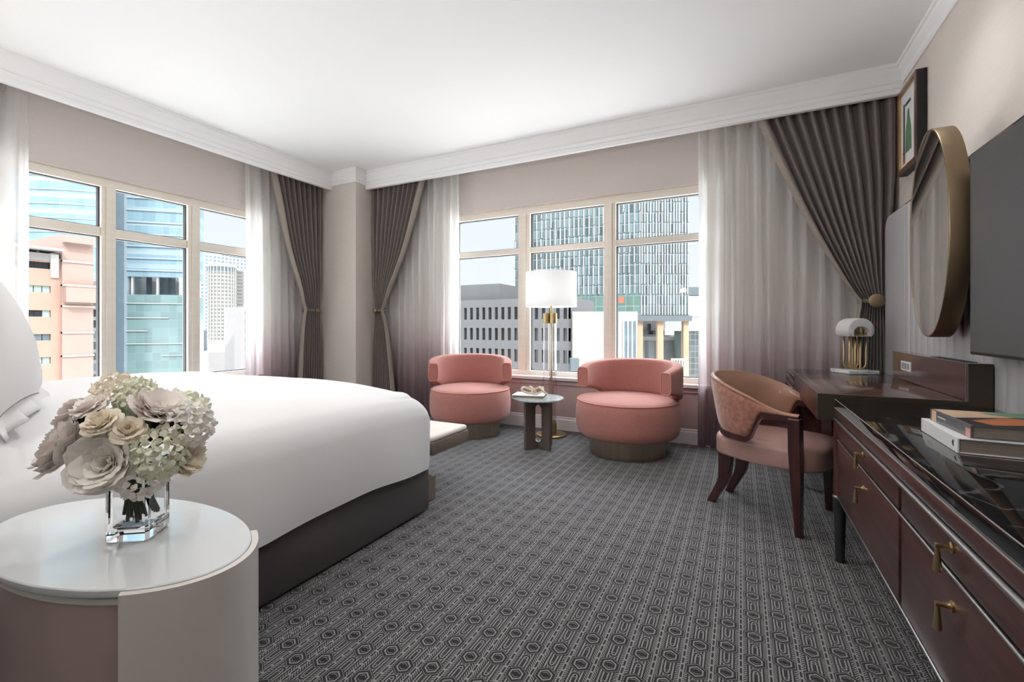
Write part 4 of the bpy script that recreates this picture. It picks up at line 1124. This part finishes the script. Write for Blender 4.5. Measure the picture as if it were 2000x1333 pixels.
def bloom(kind, label, pos, direc, size, mat, group, seed):
    rnd = random.Random(seed); pos = Vector(pos); d = Vector(direc).normalized(); Fm = frame_from(d)
    root = thing({'peony': 'peony', 'rose': 'rose', 'hydrangea': 'hydrangea'}[kind], label, 'flower', pos, 0, {'peony': 'peonies', 'rose': 'roses', 'hydrangea': 'hydrangeas'}[kind] + ' in the glass vase')
    mb = MB(); base = -d * size * 0.30
    if kind in ('peony', 'rose'):
        rings = ([(6, 0.55, 0.30, 0.10), (8, 0.72, 0.55, 0.05), (9, 0.88, 0.85, -0.1), (12, 0.98, 1.10, -0.3), (13, 1.0, 1.38, -0.45), (11, 1.0, 1.62, -0.5)] if kind == 'peony'
                 else [(3, 0.62, 0.06, 0.0), (4, 0.70, 0.20, 0.05), (5, 0.78, 0.42, 0.15), (6, 0.85, 0.72, 0.35), (7, 0.9, 1.05, 0.55), (7, 0.9, 1.40, 0.55)])
        for ri, (n_, l_, op, cu) in enumerate(rings):
            for k in range(n_):
                az = 2 * PI * (k + 0.5 * (ri % 2)) / n_ + rnd.uniform(-0.2, 0.2)
                L_ = size * l_ * rnd.uniform(0.88, 1.1)
                petal(mb, base, Fm, az, L_, size * (0.36 + 0.05 * ri) * rnd.uniform(0.85, 1.15), cu + rnd.uniform(-0.25, 0.15), op + rnd.uniform(-0.12, 0.12), 0.40 - 0.04 * ri, size * 0.05, rnd)
    else:
        nfl = 46
        for k in range(nfl):
            zc = 1 - 1.35 * (k + 0.5) / nfl; rr = math.sqrt(max(0, 1 - zc * zc)); a = k * 2.399963
            dd = Fm @ Vector((rr * math.cos(a), rr * math.sin(a), zc)); c_ = dd * size * rnd.uniform(0.85, 1.0)
            F2 = frame_from(dd + Vector((rnd.uniform(-.2, .2), rnd.uniform(-.2, .2), rnd.uniform(-.2, .2))))
            a0 = rnd.uniform(0, 6)
            for j in range(4): petal(mb, c_, F2, a0 + j * PI / 2, size * 0.30, size * 0.145, 0.1, 1.15, 0.25, size * 0.02, rnd)
    mb.build('petals', mat, root, smooth=True)
    # stem runs from the head down into the vase
    foot = Vector((VS[0] + rnd.uniform(-0.024, 0.024), VS[1] + rnd.uniform(-0.024, 0.024), ZN + 0.032 + rnd.uniform(0, 0.02))) - pos
    neck = Vector((VS[0] + rnd.uniform(-0.018, 0.018), VS[1] + rnd.uniform(-0.018, 0.018), ZN + 0.16)) - pos
    pts = [(-d * size * 0.25) * (1 - t) ** 2 + neck * 2 * t * (1 - t) + (neck * 0.35 + foot * 0.65) * t * t for t in [k / 8 for k in range(8)]]
    pts = [(-d * size * 0.25) * (1 - t) + neck * t for t in (0, 0.5, 1.0)] + [neck * (1 - t) + foot * t for t in (0.5, 1.0)]
    MB().tube(pts, 0.0036, 8).build('stem', M['stem'], root, smooth=True)
    return root
CV = Vector((VS[0], VS[1], 0))
e_r = Vector((0.8934, 0.4493, 0)); e_f = Vector((-0.4493, 0.8934, 0))
BC = Vector((VS[0], VS[1], 0)) + e_r * (-0.012)
def fp(r_, f__, z): return BC + e_r * r_ + e_f * f__ + Vector((0, 0, z))
BL = [  # kind, right, forward, z, size, material, label
 ('peony', -0.088, -0.065, 0.828, 0.066, 'petal_a', 'big blush peony at the lower left of the bouquet'),
 ('peony', 0.022, -0.095, 0.805, 0.070, 'petal_b', 'big white peony at the lower front of the bouquet'),
 ('rose', 0.008, -0.088, 0.887, 0.038, 'petal_c', 'open cream rose at the front centre of the bouquet'),
 ('rose', -0.042, -0.055, 0.912, 0.042, 'petal_a', 'blush rose up and left of the cream rose'),
 ('peony', -0.108, 0.0, 0.885, 0.052, 'petal_a', 'small blush peony at the upper left of the bouquet'),
 ('peony', -0.130, -0.02, 0.838, 0.042, 'petal_b', 'small ruffled white peony at the far left of the bouquet'),
 ('hydrangea', -0.045, 0.01, 0.928, 0.040, 'petal_c', 'cream hydrangea head at the top left of the bouquet'),
 ('hydrangea', 0.008, 0.0, 0.925, 0.036, 'petal_d', 'small greenish hydrangea head at the top of the bouquet'),
 ('peony', 0.070, -0.015, 0.900, 0.060, 'petal_a', 'pale pink peony at the upper right of the bouquet'),
 ('hydrangea', 0.128, -0.01, 0.862, 0.046, 'petal_b', 'white hydrangea at the far right of the bouquet'),
 ('hydrangea', 0.098, -0.055, 0.812, 0.048, 'petal_d', 'greenish white hydrangea low at the right of the bouquet'),
 ('peony', 0.130, -0.02, 0.795, 0.042, 'petal_c', 'small cream peony at the lower right edge of the bouquet'),
 ('hydrangea', 0.068, -0.060, 0.772, 0.044, 'petal_b', 'white hydrangea below the pink peony, beside the front peony'),
 ('rose', 0.056, -0.080, 0.868, 0.036, 'petal_c', 'small cream rose right of the centre rose'),
 ('hydrangea', 0.050, 0.075, 0.865, 0.056, 'petal_d', 'pale green hydrangea at the back of the bouquet'),
 ('peony', -0.06, 0.075, 0.85, 0.060, 'petal_b', 'white peony at the back left of the bouquet'),
]
for i, (kd, r_, f__, z, sz, mt, lb) in enumerate(BL):
    p_ = fp(r_, f__, z); cc_ = fp(0, 0, 0.79); dd = p_ - cc_
    bloom(kd, lb, p_, dd + Vector((0, 0, 0.02)), sz, M[mt], None, 20 + i)
lf = MB(); rnd = random.Random(5)
for k in range(16):
    a = rnd.uniform(0, 2 * PI); dd = Vector((math.cos(a), math.sin(a), rnd.uniform(-0.15, 0.9))); petal(lf, fp(0, 0, 0.83) + dd * 0.03, frame_from(dd), 0, 0.075, 0.022, 0.3, 0.3, 0.2, 0.003, rnd)
tag(lf.build('foliage', M['leaf'], None, smooth=True), 'dark green leaves between the blooms of the bouquet', 'leaves', None, 'stuff')

# ------------------------------------------------------------------ unseen lamps: ceiling lights added to brighten the room, then bedside wall lamps
for i, (x, y, e_, lb) in enumerate([(-3.6, 0.9, 50, 'added round ceiling fill light nearest the left window'), (-2.2, 1.6, 55, 'added round ceiling fill light above the middle of the bed'), (-0.8, 2.3, 50, 'added round ceiling fill light above the open carpet'), (0.55, 2.85, 24, 'added round ceiling fill light above the desk'), (0.1, 0.9, 22, 'added round ceiling fill light above the credenza'), (0.2, -1.5, 14, 'added round ceiling fill light in the entrance')]):
    t_ = thing('ceiling_fill_light', lb, 'ceiling light', (x, y, ZC), 0, 'added ceiling fill lights')
    MB().lathe([(0.045, -0.001), (0.065, -0.001), (0.065, -0.008), (0.045, -0.010)], n=32).build('trim_ring', M['plastic'], t_, smooth=40)
    MB().cyl((0, 0), 0.045, -0.004, -0.002, 32).build('lens', M['lamp_glow'], t_)
    l_ = bpy.data.lights.new('fill_spot', 'SPOT'); l_.energy = e_; l_.spot_size = R(125); l_.spot_blend = 1.0; l_.shadow_soft_size = 0.08; l_.color = (1, 0.995, 0.985)  # fill spot, added out of view to lift the interior
    lo = bpy.data.objects.new('fill_spot', l_); COL.objects.link(lo); lo.parent = t_; lo.location = (0, 0, -0.015)
for i, (x, lb) in enumerate([(-0.98, 'bedside wall lamp right of the headboard'), (-4.4, 'bedside wall lamp left of the headboard')]):
    t_ = thing('wall_lamp', lb, 'lamp', (x, YH, 1.62), 0, 'bedside wall lamps')
    MB().cyl((0, 0), 0.05, 0, 0.015, 28, M=Matrix.Rotation(R(-90), 4, 'X')).build('back_plate', M['brass'], t_, smooth=40)
    MB().tube([(0, 0.01, 0), (0, 0.10, 0)], 0.008, 12).build('arm', M['brass'], t_, smooth=True)
    MB().lathe([(0.07, -0.09), (0.07, 0.10), (0.068, 0.10), (0.068, -0.09), (0.07, -0.09)], (0, 0.10), 40).build('lamp_shade', M['lampshade'], t_, smooth=40)
    MB().lathe([(0, -0.02), (0.02, -0.01), (0.025, 0.02), (0, 0.05)], (0, 0.10), 16).build('bulb', M['lamp_glow'], t_, smooth=True)
    l_ = bpy.data.lights.new('wall_lamp_light', 'POINT'); l_.energy = 42 if i == 0 else 24; l_.shadow_soft_size = 0.06; l_.color = (1, 0.995, 0.985)
    lo = bpy.data.objects.new('wall_lamp_light', l_); COL.objects.link(lo); lo.parent = t_; lo.location = (0, 0.10, 0.12)
l_ = bpy.data.lights.new('floor_lamp_light', 'POINT'); l_.energy = 0.7; l_.shadow_soft_size = 0.035; l_.color = (1, 1, 1)
lo = bpy.data.objects.new('floor_lamp_light', l_); COL.objects.link(lo); lo.parent = fl; lo.location = (0, 0, 1.45)

# ------------------------------------------------------------------ the city outside

def bld(name, label, loc=(0, 0, 0), rz=0, group=None, cat='building'): return thing(name, label, cat, loc, rz, group)
GZ = -30.0
tag(MB().box(-4000, 4000, -2500, 5000, GZ - 1, GZ).build('ground', M['ground']), None, None, None, 'structure')
C_ = {}
srgb0 = srgb
def srgb(r, g, b): return tuple(q * 0.26 for q in srgb0(r, g, b))   # city colours darkened to offset the strong light outdoors
C_['concrete'] = panel_mat('concrete_panels', srgb(122, 121, 122), srgb(98, 97, 97), 3.94, 2.8, 0.012)
C_['dark_glass'] = pbr('dark_window_glass', srgb(46, 50, 54), 0.12, noise=((0.4, 0.4, 0.4), 0.4))
C_['cream'] = panel_mat('cream_panels', srgb(198, 193, 183), srgb(176, 169, 158), 14.0, 3.3, 0.006)
C_['white'] = pbr('white_render', srgb(240, 238, 232), 0.7, noise=((0.2, 0.2, 0.2), 0.03))
C_['fin'] = pbr('white_fin', srgb(240, 244, 244), 0.5, noise=((0.3, 0.3, 0.3), 0.03))
C_['fin_glass'] = facade_mat('tower_glass', srgb(186, 200, 202), srgb(138, 158, 162), 1.25, 3.4, 0.10, 0.10, 'X', 0.5, 0.2, (0.22, srgb(112, 124, 128)))
C_['green_glass'] = facade_mat('green_glass', srgb(176, 200, 192), srgb(128, 160, 150), 2.5, 3.4, 0.06, 0.06, 'X', 0.15, 0.25)
C_['slab_grey'] = pbr('slate_panel', srgb(112, 122, 128), 0.5, noise=((0.3, 0.3, 0.3), 0.06))
C_['column'] = pbr('timber_clad_column', srgb(222, 184, 148), 0.7, noise=((1, 1, 0.2), 0.08))
C_['grey_wall'] = pbr('pale_grey_wall', srgb(198, 204, 206), 0.7, noise=((0.3, 0.3, 0.3), 0.05))
C_['orange'] = pbr('orange_sign', srgb(206, 110, 74), 0.6, noise=((0.6, 0.6, 0.6), 0.15))
C_['brick'] = panel_mat('orange_brick', srgb(225, 174, 152), srgb(214, 166, 146), 1.2, 0.45, 0.02, 'Y')
C_['brick_pale'] = panel_mat('pale_pink_brick', srgb(212, 176, 162), srgb(203, 168, 154), 1.2, 0.45, 0.02, 'Y')
C_['band'] = pbr('cream_stone_band', srgb(246, 232, 212), 0.7, noise=((0.5, 0.5, 0.5), 0.03))
C_['grey_stone'] = pbr('grey_stone', srgb(196, 190, 188), 0.7, noise=((0.5, 0.5, 0.5), 0.05))
C_['blue_glass'] = facade_mat('blue_glass', srgb(208, 226, 232), srgb(166, 200, 216), 2.2, 5.2, 0.03, 0.10, 'X', 0.10, 0.25, (0.32, srgb(192, 216, 226)))
C_['pale_glass'] = facade_mat('pale_glass', srgb(196, 214, 226), srgb(206, 224, 236), 1.5, 2.6, 0.05, 0.04, 'X', 0.05, 0.3)
C_['teal_glass'] = facade_mat('teal_glass', srgb(172, 198, 198), srgb(152, 182, 182), 2.6, 3.0, 0.03, 0.03, 'X', 0.12, 0.2)
C_['dots'] = facade_mat('dotted_facade', srgb(226, 232, 238), srgb(122, 148, 178), 5.0, 4.6, 0.42, 0.40, 'Y', 0.25, 0.4)
C_['white_tower'] = pbr('white_tower', srgb(214, 211, 203), 0.8, noise=((0.05, 0.05, 0.05), 0.03))
C_['tower_win'] = pbr('tower_window', srgb(150, 148, 146), 0.4, noise=((0.1, 0.1, 0.1), 0.15))
C_['shade_glass'] = pbr('mid_glass', srgb(118, 138, 148), 0.2, noise=((0.3, 0.3, 0.3), 0.3))
C_['win_green'] = pbr('pale_green_glass', srgb(196, 224, 214), 0.3, noise=((0.4, 0.4, 0.4), 0.1))

# grey concrete block with slot windows (beyond the long window)
cb = bld('office_block', 'grey concrete office block with rows of narrow dark windows, left in the long window', (-70, 108, GZ))
ox, oy, oz = -70, 108, GZ
PX, WW = 1.97, 0.98
xr = -37.9
rows = [(6.0 - 5.6 * k, 2.7 - 5.6 * k) for k in range(5)]
w = MB(); zt = 8.1
for (za, zb) in rows:
    w.box(-110 - ox, xr - ox, 0, 0.6, za - oz, zt - oz); zt = zb
w.box(-110 - ox, xr - ox, 0, 0.6, 0, zt - oz)
ncol = 24
for (za, zb) in rows:
    for k in range(ncol + 1):
        x1 = xr - 0.75 - k * PX + (PX - WW) / 2 + 0.25; w.box(x1 - (PX - WW) - ox, x1 - ox, 0, 0.6, zb - oz, za - oz)
    w.box(xr - 0.6 - ox, xr - ox, 0, 0.6, zb - oz, za - oz); w.box(-110 - ox, xr - 0.75 - ncol * PX - ox, 0, 0.6, zb - oz, za - oz)
w.box(-110 - ox, xr - ox, 0.6, 20, 0, 8.1 - oz)
w.build('wall', C_['concrete'], cb)
MB().box(-110 - ox, -60.2 - ox, 4, 19, 8.1 - oz, 12.8 - oz).build('roof_storey', C_['concrete'], cb)
for (za, zb) in rows[:4]:
    for k in range(17):
        x1 = xr - 0.75 - k * PX + (PX - WW) / 2 + 0.25 - (PX - WW)
        MB().box(x1 - WW - ox, x1 - ox, 0.45, 0.62, zb - oz, za - oz).build('window', C_['dark_glass'], cb)

# glass tower with white fins: two faces meeting at a shallow angle
def cw_(r, d): return (-d * 0.4493 + r * 0.8934, d * 0.8934 + r * 0.4493)
ft = bld('glass_tower', 'tall glass tower covered in white vertical fins, centre right of the long window', (0, 0, 0))
P0 = cw_(0.75, 166.7); P1 = cw_(42.2, 150.0); P2 = cw_(58.3, 150.0); P3 = cw_(66, 172)
ft.location = (P1[0], P1[1], GZ)
def face(pa, pb, z0, z1, mat, name, depth, parent, root):
    a = Vector((pa[0], pa[1], 0)); b_ = Vector((pb[0], pb[1], 0)); L_ = (b_ - a).length; ang = math.atan2(b_.y - a.y, b_.x - a.x)
    o = MB().box(0, L_, 0, depth, z0 - GZ, z1 - GZ).build(name, mat, parent)
    o.location = (a.x - root.location.x, a.y - root.location.y, 0); o.rotation_euler[2] = ang
    return a, L_, ang
face(P0, P1, 11.5, 66, C_['fin_glass'], 'curtain_wall', 12, ft, ft)
face(P1, P2, 4.3, 66, C_['fin_glass'], 'curtain_wall', 14, ft, ft)
face(P0, P1, 5.0, 11.5, C_['green_glass'], 'lower_glazing', 12, ft, ft)
rnd = random.Random(12)
def fins(pa, pb, z0, z1, pitch, proud, gapp):
    a = Vector((pa[0], pa[1], 0)); b_ = Vector((pb[0], pb[1], 0)); L_ = (b_ - a).length; d_ = (b_ - a).normalized(); n_ = Vector((d_.y, -d_.x, 0)); ang = math.atan2(d_.y, d_.x)
    k = 0
    while k * pitch < L_:
        q = a + d_ * (k * pitch + 0.2); mb = MB(); z = z0
        while z < z1:
            h_ = 3.4 * rnd.choice((1, 2, 2, 3)); hh = min(h_, z1 - z)
            off = rnd.uniform(0, gapp)
            mb.box(off, off + 0.26, -proud, 0.0, z - GZ + 0.25, z + hh - GZ - 0.1); z += hh
        o = mb.build('fin', C_['fin'], ft); o.location = (q.x - ft.location.x, q.y - ft.location.y, 0); o.rotation_euler[2] = ang
        k += 1
fins(P0, P1, 11.5, 62, 1.7, 0.7, 0.35)
fins(P1, P2, 4.3, 62, 0.95, 0.55, 0.25)
MB_s = face(cw_(29.5, 146), cw_(36.0, 146), 8.3, 10.2, C_['orange'], 'sign', 0.5, ft, ft)
# deck and timber columns under the tower
face((cw_(41.4, 149)), (cw_(59.0, 149)), 2.5, 4.3, C_['slab_grey'], 'underside_deck', 16, ft, ft)
for (r0, r1) in ((41.6, 43.2), (48.0, 50.0), (56.6, 58.4)):
    face(cw_(r0, 150.2), cw_(r1, 150.2), GZ, 2.5, C_['column'], 'column', 1.8, ft, ft)

# cream podium in front of the tower
pc = cw_(20, 112); po = bld('podium_building', 'plain cream building with three tall window strips, below the glass tower', (pc[0], pc[1], GZ))
face(cw_(14.9, 112), cw_(30.9, 112), GZ, 4.5, C_['cream'], 'wall', 1.6, po, po)
for k in range(3):
    face(cw_(27.6 + k * 1.056, 111.9), cw_(28.28 + k * 1.056, 111.9), -16, 2.1, C_['shade_glass'], 'window_strip', 0.3, po, po)
for k in range(4):
    face(cw_(27.24 + k * 1.056, 111.7), cw_(27.56 + k * 1.056, 111.7), -16, 2.2, C_['white'], 'window_post', 0.4, po, po)
face(cw_(13.6, 105), cw_(15.5, 105), GZ, -6.6, C_['slab_grey'], 'service_block', 3, po, po)

# pale grey theatre-like block between the columns, with its letter
tc_ = cw_(50, 165); th_ = bld('arts_building', 'pale grey building with a dark letter S seen between the timber columns', (tc_[0], tc_[1], GZ))
face(cw_(45, 165), cw_(61.5, 165), GZ, -2.4, C_['grey_wall'], 'wall', 12, th_, th_)
face(cw_(45, 170), cw_(57.2, 170), -2.4, 3.2, C_['grey_stone'], 'upper_storey', 12, th_, th_)
for (r0, r1, z0, z1) in ((46.6, 56.8, -2.4, -0.9), (50.6, 51.8, -0.9, 1.6), (54.6, 55.6, -0.9, 1.6)):
    face(cw_(r0, 169.8), cw_(r1, 169.8), z0, z1, C_['dark_glass'], 'window', 0.3, th_, th_)
for (r0, r1) in ((48.3, 49.4), (51.9, 53.0)):
    face(cw_(r0, 164.8), cw_(r1, 164.8), -16, -4.6, C_['dark_glass'], 'window', 0.3, th_, th_)
face(cw_(45, 164.2), cw_(60.0, 164.2), -4.3, -2.9, C_['white'], 'ledge', 0.8, th_, th_)
tx = bpy.data.curves.new('letter', 'FONT'); tx.body = 'S'; tx.size = 3.2; tx.extrude = 0.08; tx.align_x = 'CENTER'
tmp = bpy.data.objects.new('letter_curve', tx); COL.objects.link(tmp); bpy.context.view_layer.update()
lme = bpy.data.meshes.new_from_object(tmp.evaluated_get(bpy.context.evaluated_depsgraph_get())); bpy.data.objects.remove(tmp)
lme.materials.clear(); lme.materials.append(C_['dark_glass'])
to = bpy.data.objects.new('letter', lme); COL.objects.link(to); to.parent = th_
q = cw_(58.9, 163.9); to.location = (q[0] - tc_[0], q[1] - tc_[1], -10.6 - GZ); to.rotation_euler = (R(90), 0, R(26.7))
# dark gridded glass building on the right and its white railing
gc = cw_(60, 156); gb = bld('glass_block', 'dark glass building with a pale grid at the right edge of the long window', (gc[0], gc[1], GZ))
C_['dark_grid'] = facade_mat('dark_grid', srgb(176, 190, 186), srgb(84, 94, 96), 1.6, 2.0, 0.05, 0.05, 'X', 0.35, 0.15)
face(cw_(58.0, 156), cw_(80, 156), GZ, -0.8, C_['dark_grid'], 'curtain_wall', 7, gb, gb)
rl = bld('footbridge', 'white slatted footbridge low in the right pane of the long window', (cw_(48, 130)[0], cw_(48, 130)[1], GZ), cat='bridge')
face(cw_(45.5, 130), cw_(50.2, 130), -8.9, -8.4, C_['white'], 'top_rail', 0.4, rl, rl)
for k in range(7): face(cw_(45.6 + k * 0.72, 130), cw_(45.95 + k * 0.72, 130), -17, -8.9, C_['white'], 'slat', 0.3, rl, rl)
face(cw_(45.5, 130.5), cw_(50.2, 130.5), GZ, -16.5, C_['grey_wall'], 'pier', 1.5, rl, rl)
oc = cw_(92, 225); ob_ = bld('office_block', 'pale blue and white office building at the far right of the long window', (oc[0], oc[1], GZ))
face(cw_(86.5, 225), cw_(110, 225), GZ, 15.5, C_['white'], 'wall', 10, ob_, ob_)
face(cw_(87.2, 224.6), cw_(108, 224.6), 5.4, 13.2, C_['pale_glass'], 'window_band', 0.5, ob_, ob_)
face(cw_(87.2, 224.6), cw_(108, 224.6), 16, 20, C_['slab_grey'], 'plant_room', 6, ob_, ob_)

# orange brick building (left window)
bb = bld('brick_building', 'orange brick building with strip windows in the left window', (-102, 28, GZ)); ox, oy = -102, 28
xb = 0.0
w = MB(); wins = [(10.9, 'dark_glass'), (7.0, 'win_green'), (3.0, 'dark_glass'), (-0.9, 'shade_glass'), (-4.7, 'win_green')]
ya, yb_ = 22.0 - oy, 33.0 - oy
zprev = 12.3
for zc, _ in wins:
    w.box(-0.6, 0, 10 - oy, 34.4 - oy, zc + 0.56 - GZ, zprev - GZ); w.box(-0.6, 0, yb_, 34.4 - oy, zc - 0.56 - GZ, zc + 0.56 - GZ); zprev = zc - 0.56
w.box(-0.6, 0, 10 - oy, 34.4 - oy, 0, zprev - GZ); w.box(-14, -0.6, 10 - oy, 34.4 - oy, 0, 12.3 - GZ)
w.build('wall', C_['brick'], bb)
for zc, mt in wins:
    for k in range(11):
        y1 = yb_ - k * 1.0
        fm = MB().box(-0.45, -0.3, y1 - 0.94, y1 - 0.06, zc - 0.50 - GZ, zc + 0.52 - GZ).build('window', C_[mt if not (mt == 'dark_glass' and zc < 5 and k == 0) else 'win_green'], bb)
    MB().box(-0.5, -0.25, ya, yb_, zc - 0.56 - GZ, zc - 0.50 - GZ).build('window_sill', C_['white'], bb)
for yy in (28.2, 26.0):
    for zc in (9.0, 5.0, -2.9): MB().box(0.0, 0.06, yy - 0.5 - oy + 1.6, yy - oy + 1.6, zc - 0.5 - GZ, zc + 0.5 - GZ).build('window', C_['shade_glass'], bb)
MB().box(-13, 0.6, 34.2 - oy, 38.3 - oy, 0, 16.4 - GZ).build('stair_bay', C_['brick_pale'], bb)
MB().box(0.6, 1.6, 34.2 - oy, 38.1 - oy, 15.0 - GZ, 16.2 - GZ).build('stair_bay', C_['brick_pale'], bb)
MB().box(0.6, 1.8, 34.3 - oy, 38.3 - oy, 5.0 - GZ, 7.7 - GZ).build('stair_bay', C_['brick_pale'], bb)
for zc in (11.9, 7.8, 4.3, -0.15, -4.1): MB().box(0.0, 0.75 if zc != 7.8 else 1.9, 34.2 - oy, 38.4 - oy, zc - 0.16 - GZ, zc + 0.16 - GZ).build('stone_band', C_['band'], bb)
MB().box(-10, 0.15, 22 - oy, 33.6 - oy, 11.7 - GZ, 12.9 - GZ).build('parapet', C_['grey_stone'], bb)
MB().box(-0.1, 0.25, 32.9 - oy, 33.9 - oy, 9.0 - GZ, 12.9 - GZ).build('parapet', C_['white'], bb)
MB().box(-9, 2.0, 22 - oy, 34.0 - oy, 13.4 - GZ, 13.7 - GZ).build('roof_canopy', C_['white'], bb)
for k in range(5): MB().box(-2, -1.6, 23 + k * 2.2 - oy, 23.3 + k * 2.2 - oy, 12.3 - GZ, 13.4 - GZ).build('canopy_post', C_['grey_stone'], bb)
an = bld('annex', 'narrow grey annex with small dark windows right of the brick building', (-104, 39.7, GZ))
MB().box(-10, 0, -1.3, 1.3, 0, 8.2 - GZ).build('wall', C_['grey_stone'], an)
MB().box(-10, 0.3, -1.3, 1.4, 8.2 - GZ, 9.0 - GZ).build('parapet', C_['brick_pale'], an)
for k in range(8): MB().box(0.0, 0.05, -0.75, 0.3, 4.6 - 1.95 * k - GZ, 5.9 - 1.95 * k - GZ).build('window', C_['dark_glass' if k % 3 else 'shade_glass'], an)

# curved blue glass tower behind, and the split glass tower beside it
bp = cw_(-156, 152); bt = bld('glass_tower', 'curved pale blue glass tower rising behind the brick building', (bp[0], bp[1], GZ), R(26.7))
def bow(w_, sag, deep, z0, z1, mat, name, n_=28):
    poly = [(w_ - deep * 1.7, deep), (-w_, deep)] + [(-w_ + 2 * w_ * k / n_, -sag * math.sin(PI * k / n_)) for k in range(n_ + 1)]
    return MB().prism(poly, z0 - GZ, z1 - GZ, 'XY').build(name, mat, bt)
bow(21, 5, 22, GZ, 85, C_['blue_glass'], 'curtain_wall')
for k in range(15): bow(21.2, 5.25, 22, 13 + k * 4.6, 13.35 + k * 4.6, C_['pale_glass'], 'floor_band')
gm = bld('glass_block', 'low pale green glass building between the brick building and the blue tower', (-150, 42, GZ))
MB().box(-12, 0, -12, 9.5, 0, 20.5 - GZ).build('curtain_wall', C_['green_glass'], gm)
MB().box(-12, 0.4, -12, 9.7, 20.5 - GZ, 21.0 - GZ).build('roof_edge', C_['slab_grey'], gm)
MB().box(-12, 0.3, -12, 9.6, 16.6 - GZ, 16.9 - GZ).build('floor_band', C_['slab_grey'], gm)
sp_ = cw_(-139.6, 165); s2 = bld('glass_tower', 'blue glass tower with an open terrace floor above teal glazing', (sp_[0], sp_[1], GZ))
A0, A1, B1 = cw_(-144.4, 164.6), cw_(-139.6, 165), cw_(-122.0, 170)
face(A1, B1, 18.9, 85, C_['blue_glass'], 'curtain_wall', 18, s2, s2)
face(A0, A1, GZ, 85, C_['pale_glass'], 'pale_glazing', 18, s2, s2)
face(A1, B1, GZ, 12.4, C_['teal_glass'], 'lower_glazing', 18, s2, s2)
def along(t, dd=0.0): return (A1[0] + (B1[0] - A1[0]) * t + 0.4493 * dd, A1[1] + (B1[1] - A1[1]) * t - 0.8934 * dd)
for k in range(13): face(along(0, 0.4), along(1, 0.4), 21 + k * 4.4, 21.5 + k * 4.4, C_['pale_glass'], 'floor_band', 0.5, s2, s2)
for z, t0, t1 in ((9.0, 0, 1), (3.7, 0, 0.72), (-1.1, 0, 0.36), (-5.8, 0, 1), (-10.2, 0.6, 1)): face(along(t0, 0.4), along(t1, 0.4), z, z + 0.3, C_['white'], 'ledge', 0.5, s2, s2)
for t in (0.05, 0.48, 0.92): face(along(t, -0.5), along(t + 0.03, -0.5), 12.4, 18.9, C_['white'], 'column', 1.0, s2, s2)
for t0, t1 in ((0.1, 0.2), (0.28, 0.62), (0.74, 0.88)): face(along(t0, -6), along(t1, -6), 12.4, 18.9, C_['shade_glass'], 'terrace_wall', 3, s2, s2)
face(along(1.0), along(1.045), 8, 85, C_['white'], 'corner_pier', 3, s2, s2)

# white curved residential tower, dotted slab behind, low white blocks
wt = bld('apartment_tower', 'white rounded apartment tower with many balconies in the third left pane', (-440, 262, GZ))
MB().lathe([(0, 0), (11.5, 0), (11.5, 86), (12.3, 86), (12.3, 88.5), (0, 88.5)], n=40).build('wall', C_['white_tower'], wt, smooth=30)
MB().box(-14, 6, 9, 22, 0, 86).build('side_wing', C_['white_tower'], wt)
for k in range(20):
    z = 18 + k * 3.4
    MB().lathe([(11.4, z), (11.7, z), (11.7, z + 1.6), (11.4, z + 1.6)], n=40).build('window_ring', C_['tower_win'], wt)
    MB().box(5.9, 7.4, 10, 17, z, z + 1.5).build('balcony', C_['tower_win'], wt)
MB().lathe([(9, 82), (12.0, 82), (12.0, 85), (9, 85)], n=40).build('window_ring', C_['shade_glass'], wt)
for k in range(14):
    a = -PI / 2 + PI * k / 13; MB().box(11.4, 12.3, -0.35, 0.35, 16, 86, Matrix.Rotation(a, 4, 'Z')).build('rib', C_['white_tower'], wt)
ds = bld('office_tower', 'tall slab with a dotted blue and white facade behind the white tower', (-600, 365, GZ))
MB().box(-20, 0, -37, 40, 0, 122).build('wall', C_['dots'], ds)
MB().box(-20, 0.5, 4, 40, 122, 130).build('plant_storey', C_['shade_glass'], ds)
lw = bld('podium_building', 'low white building at the foot of the white rounded tower', (-300, 186, GZ))
MB().box(-20, 0, -15.5, 26, 0, 14).build('wall', C_['grey_stone'], lw)
MB().box(-0.1, 0.1, -5, 5, 4, 12).build('panel', C_['tower_win'], lw)
rw = bld('apartment_block', 'white apartment block with dark balconies beside the sheer, third left pane', (-250, 165, GZ))
MB().box(-15, 0, -5.4, 16, 0, 41.4).build('wall', C_['grey_stone'], rw)
for k in range(7): MB().box(0, 0.6, -2.8, 0.2, 7 + k * 5.0, 9.6 + k * 5.0).build('balcony', C_['shade_glass'], rw)
lb = bld('office_block', 'grey blue block at the foot of the dotted slab', (-500, 300, GZ))
MB().box(-20, 0, -25, 5, 0, 26).build('wall', C_['slab_grey'], lb)
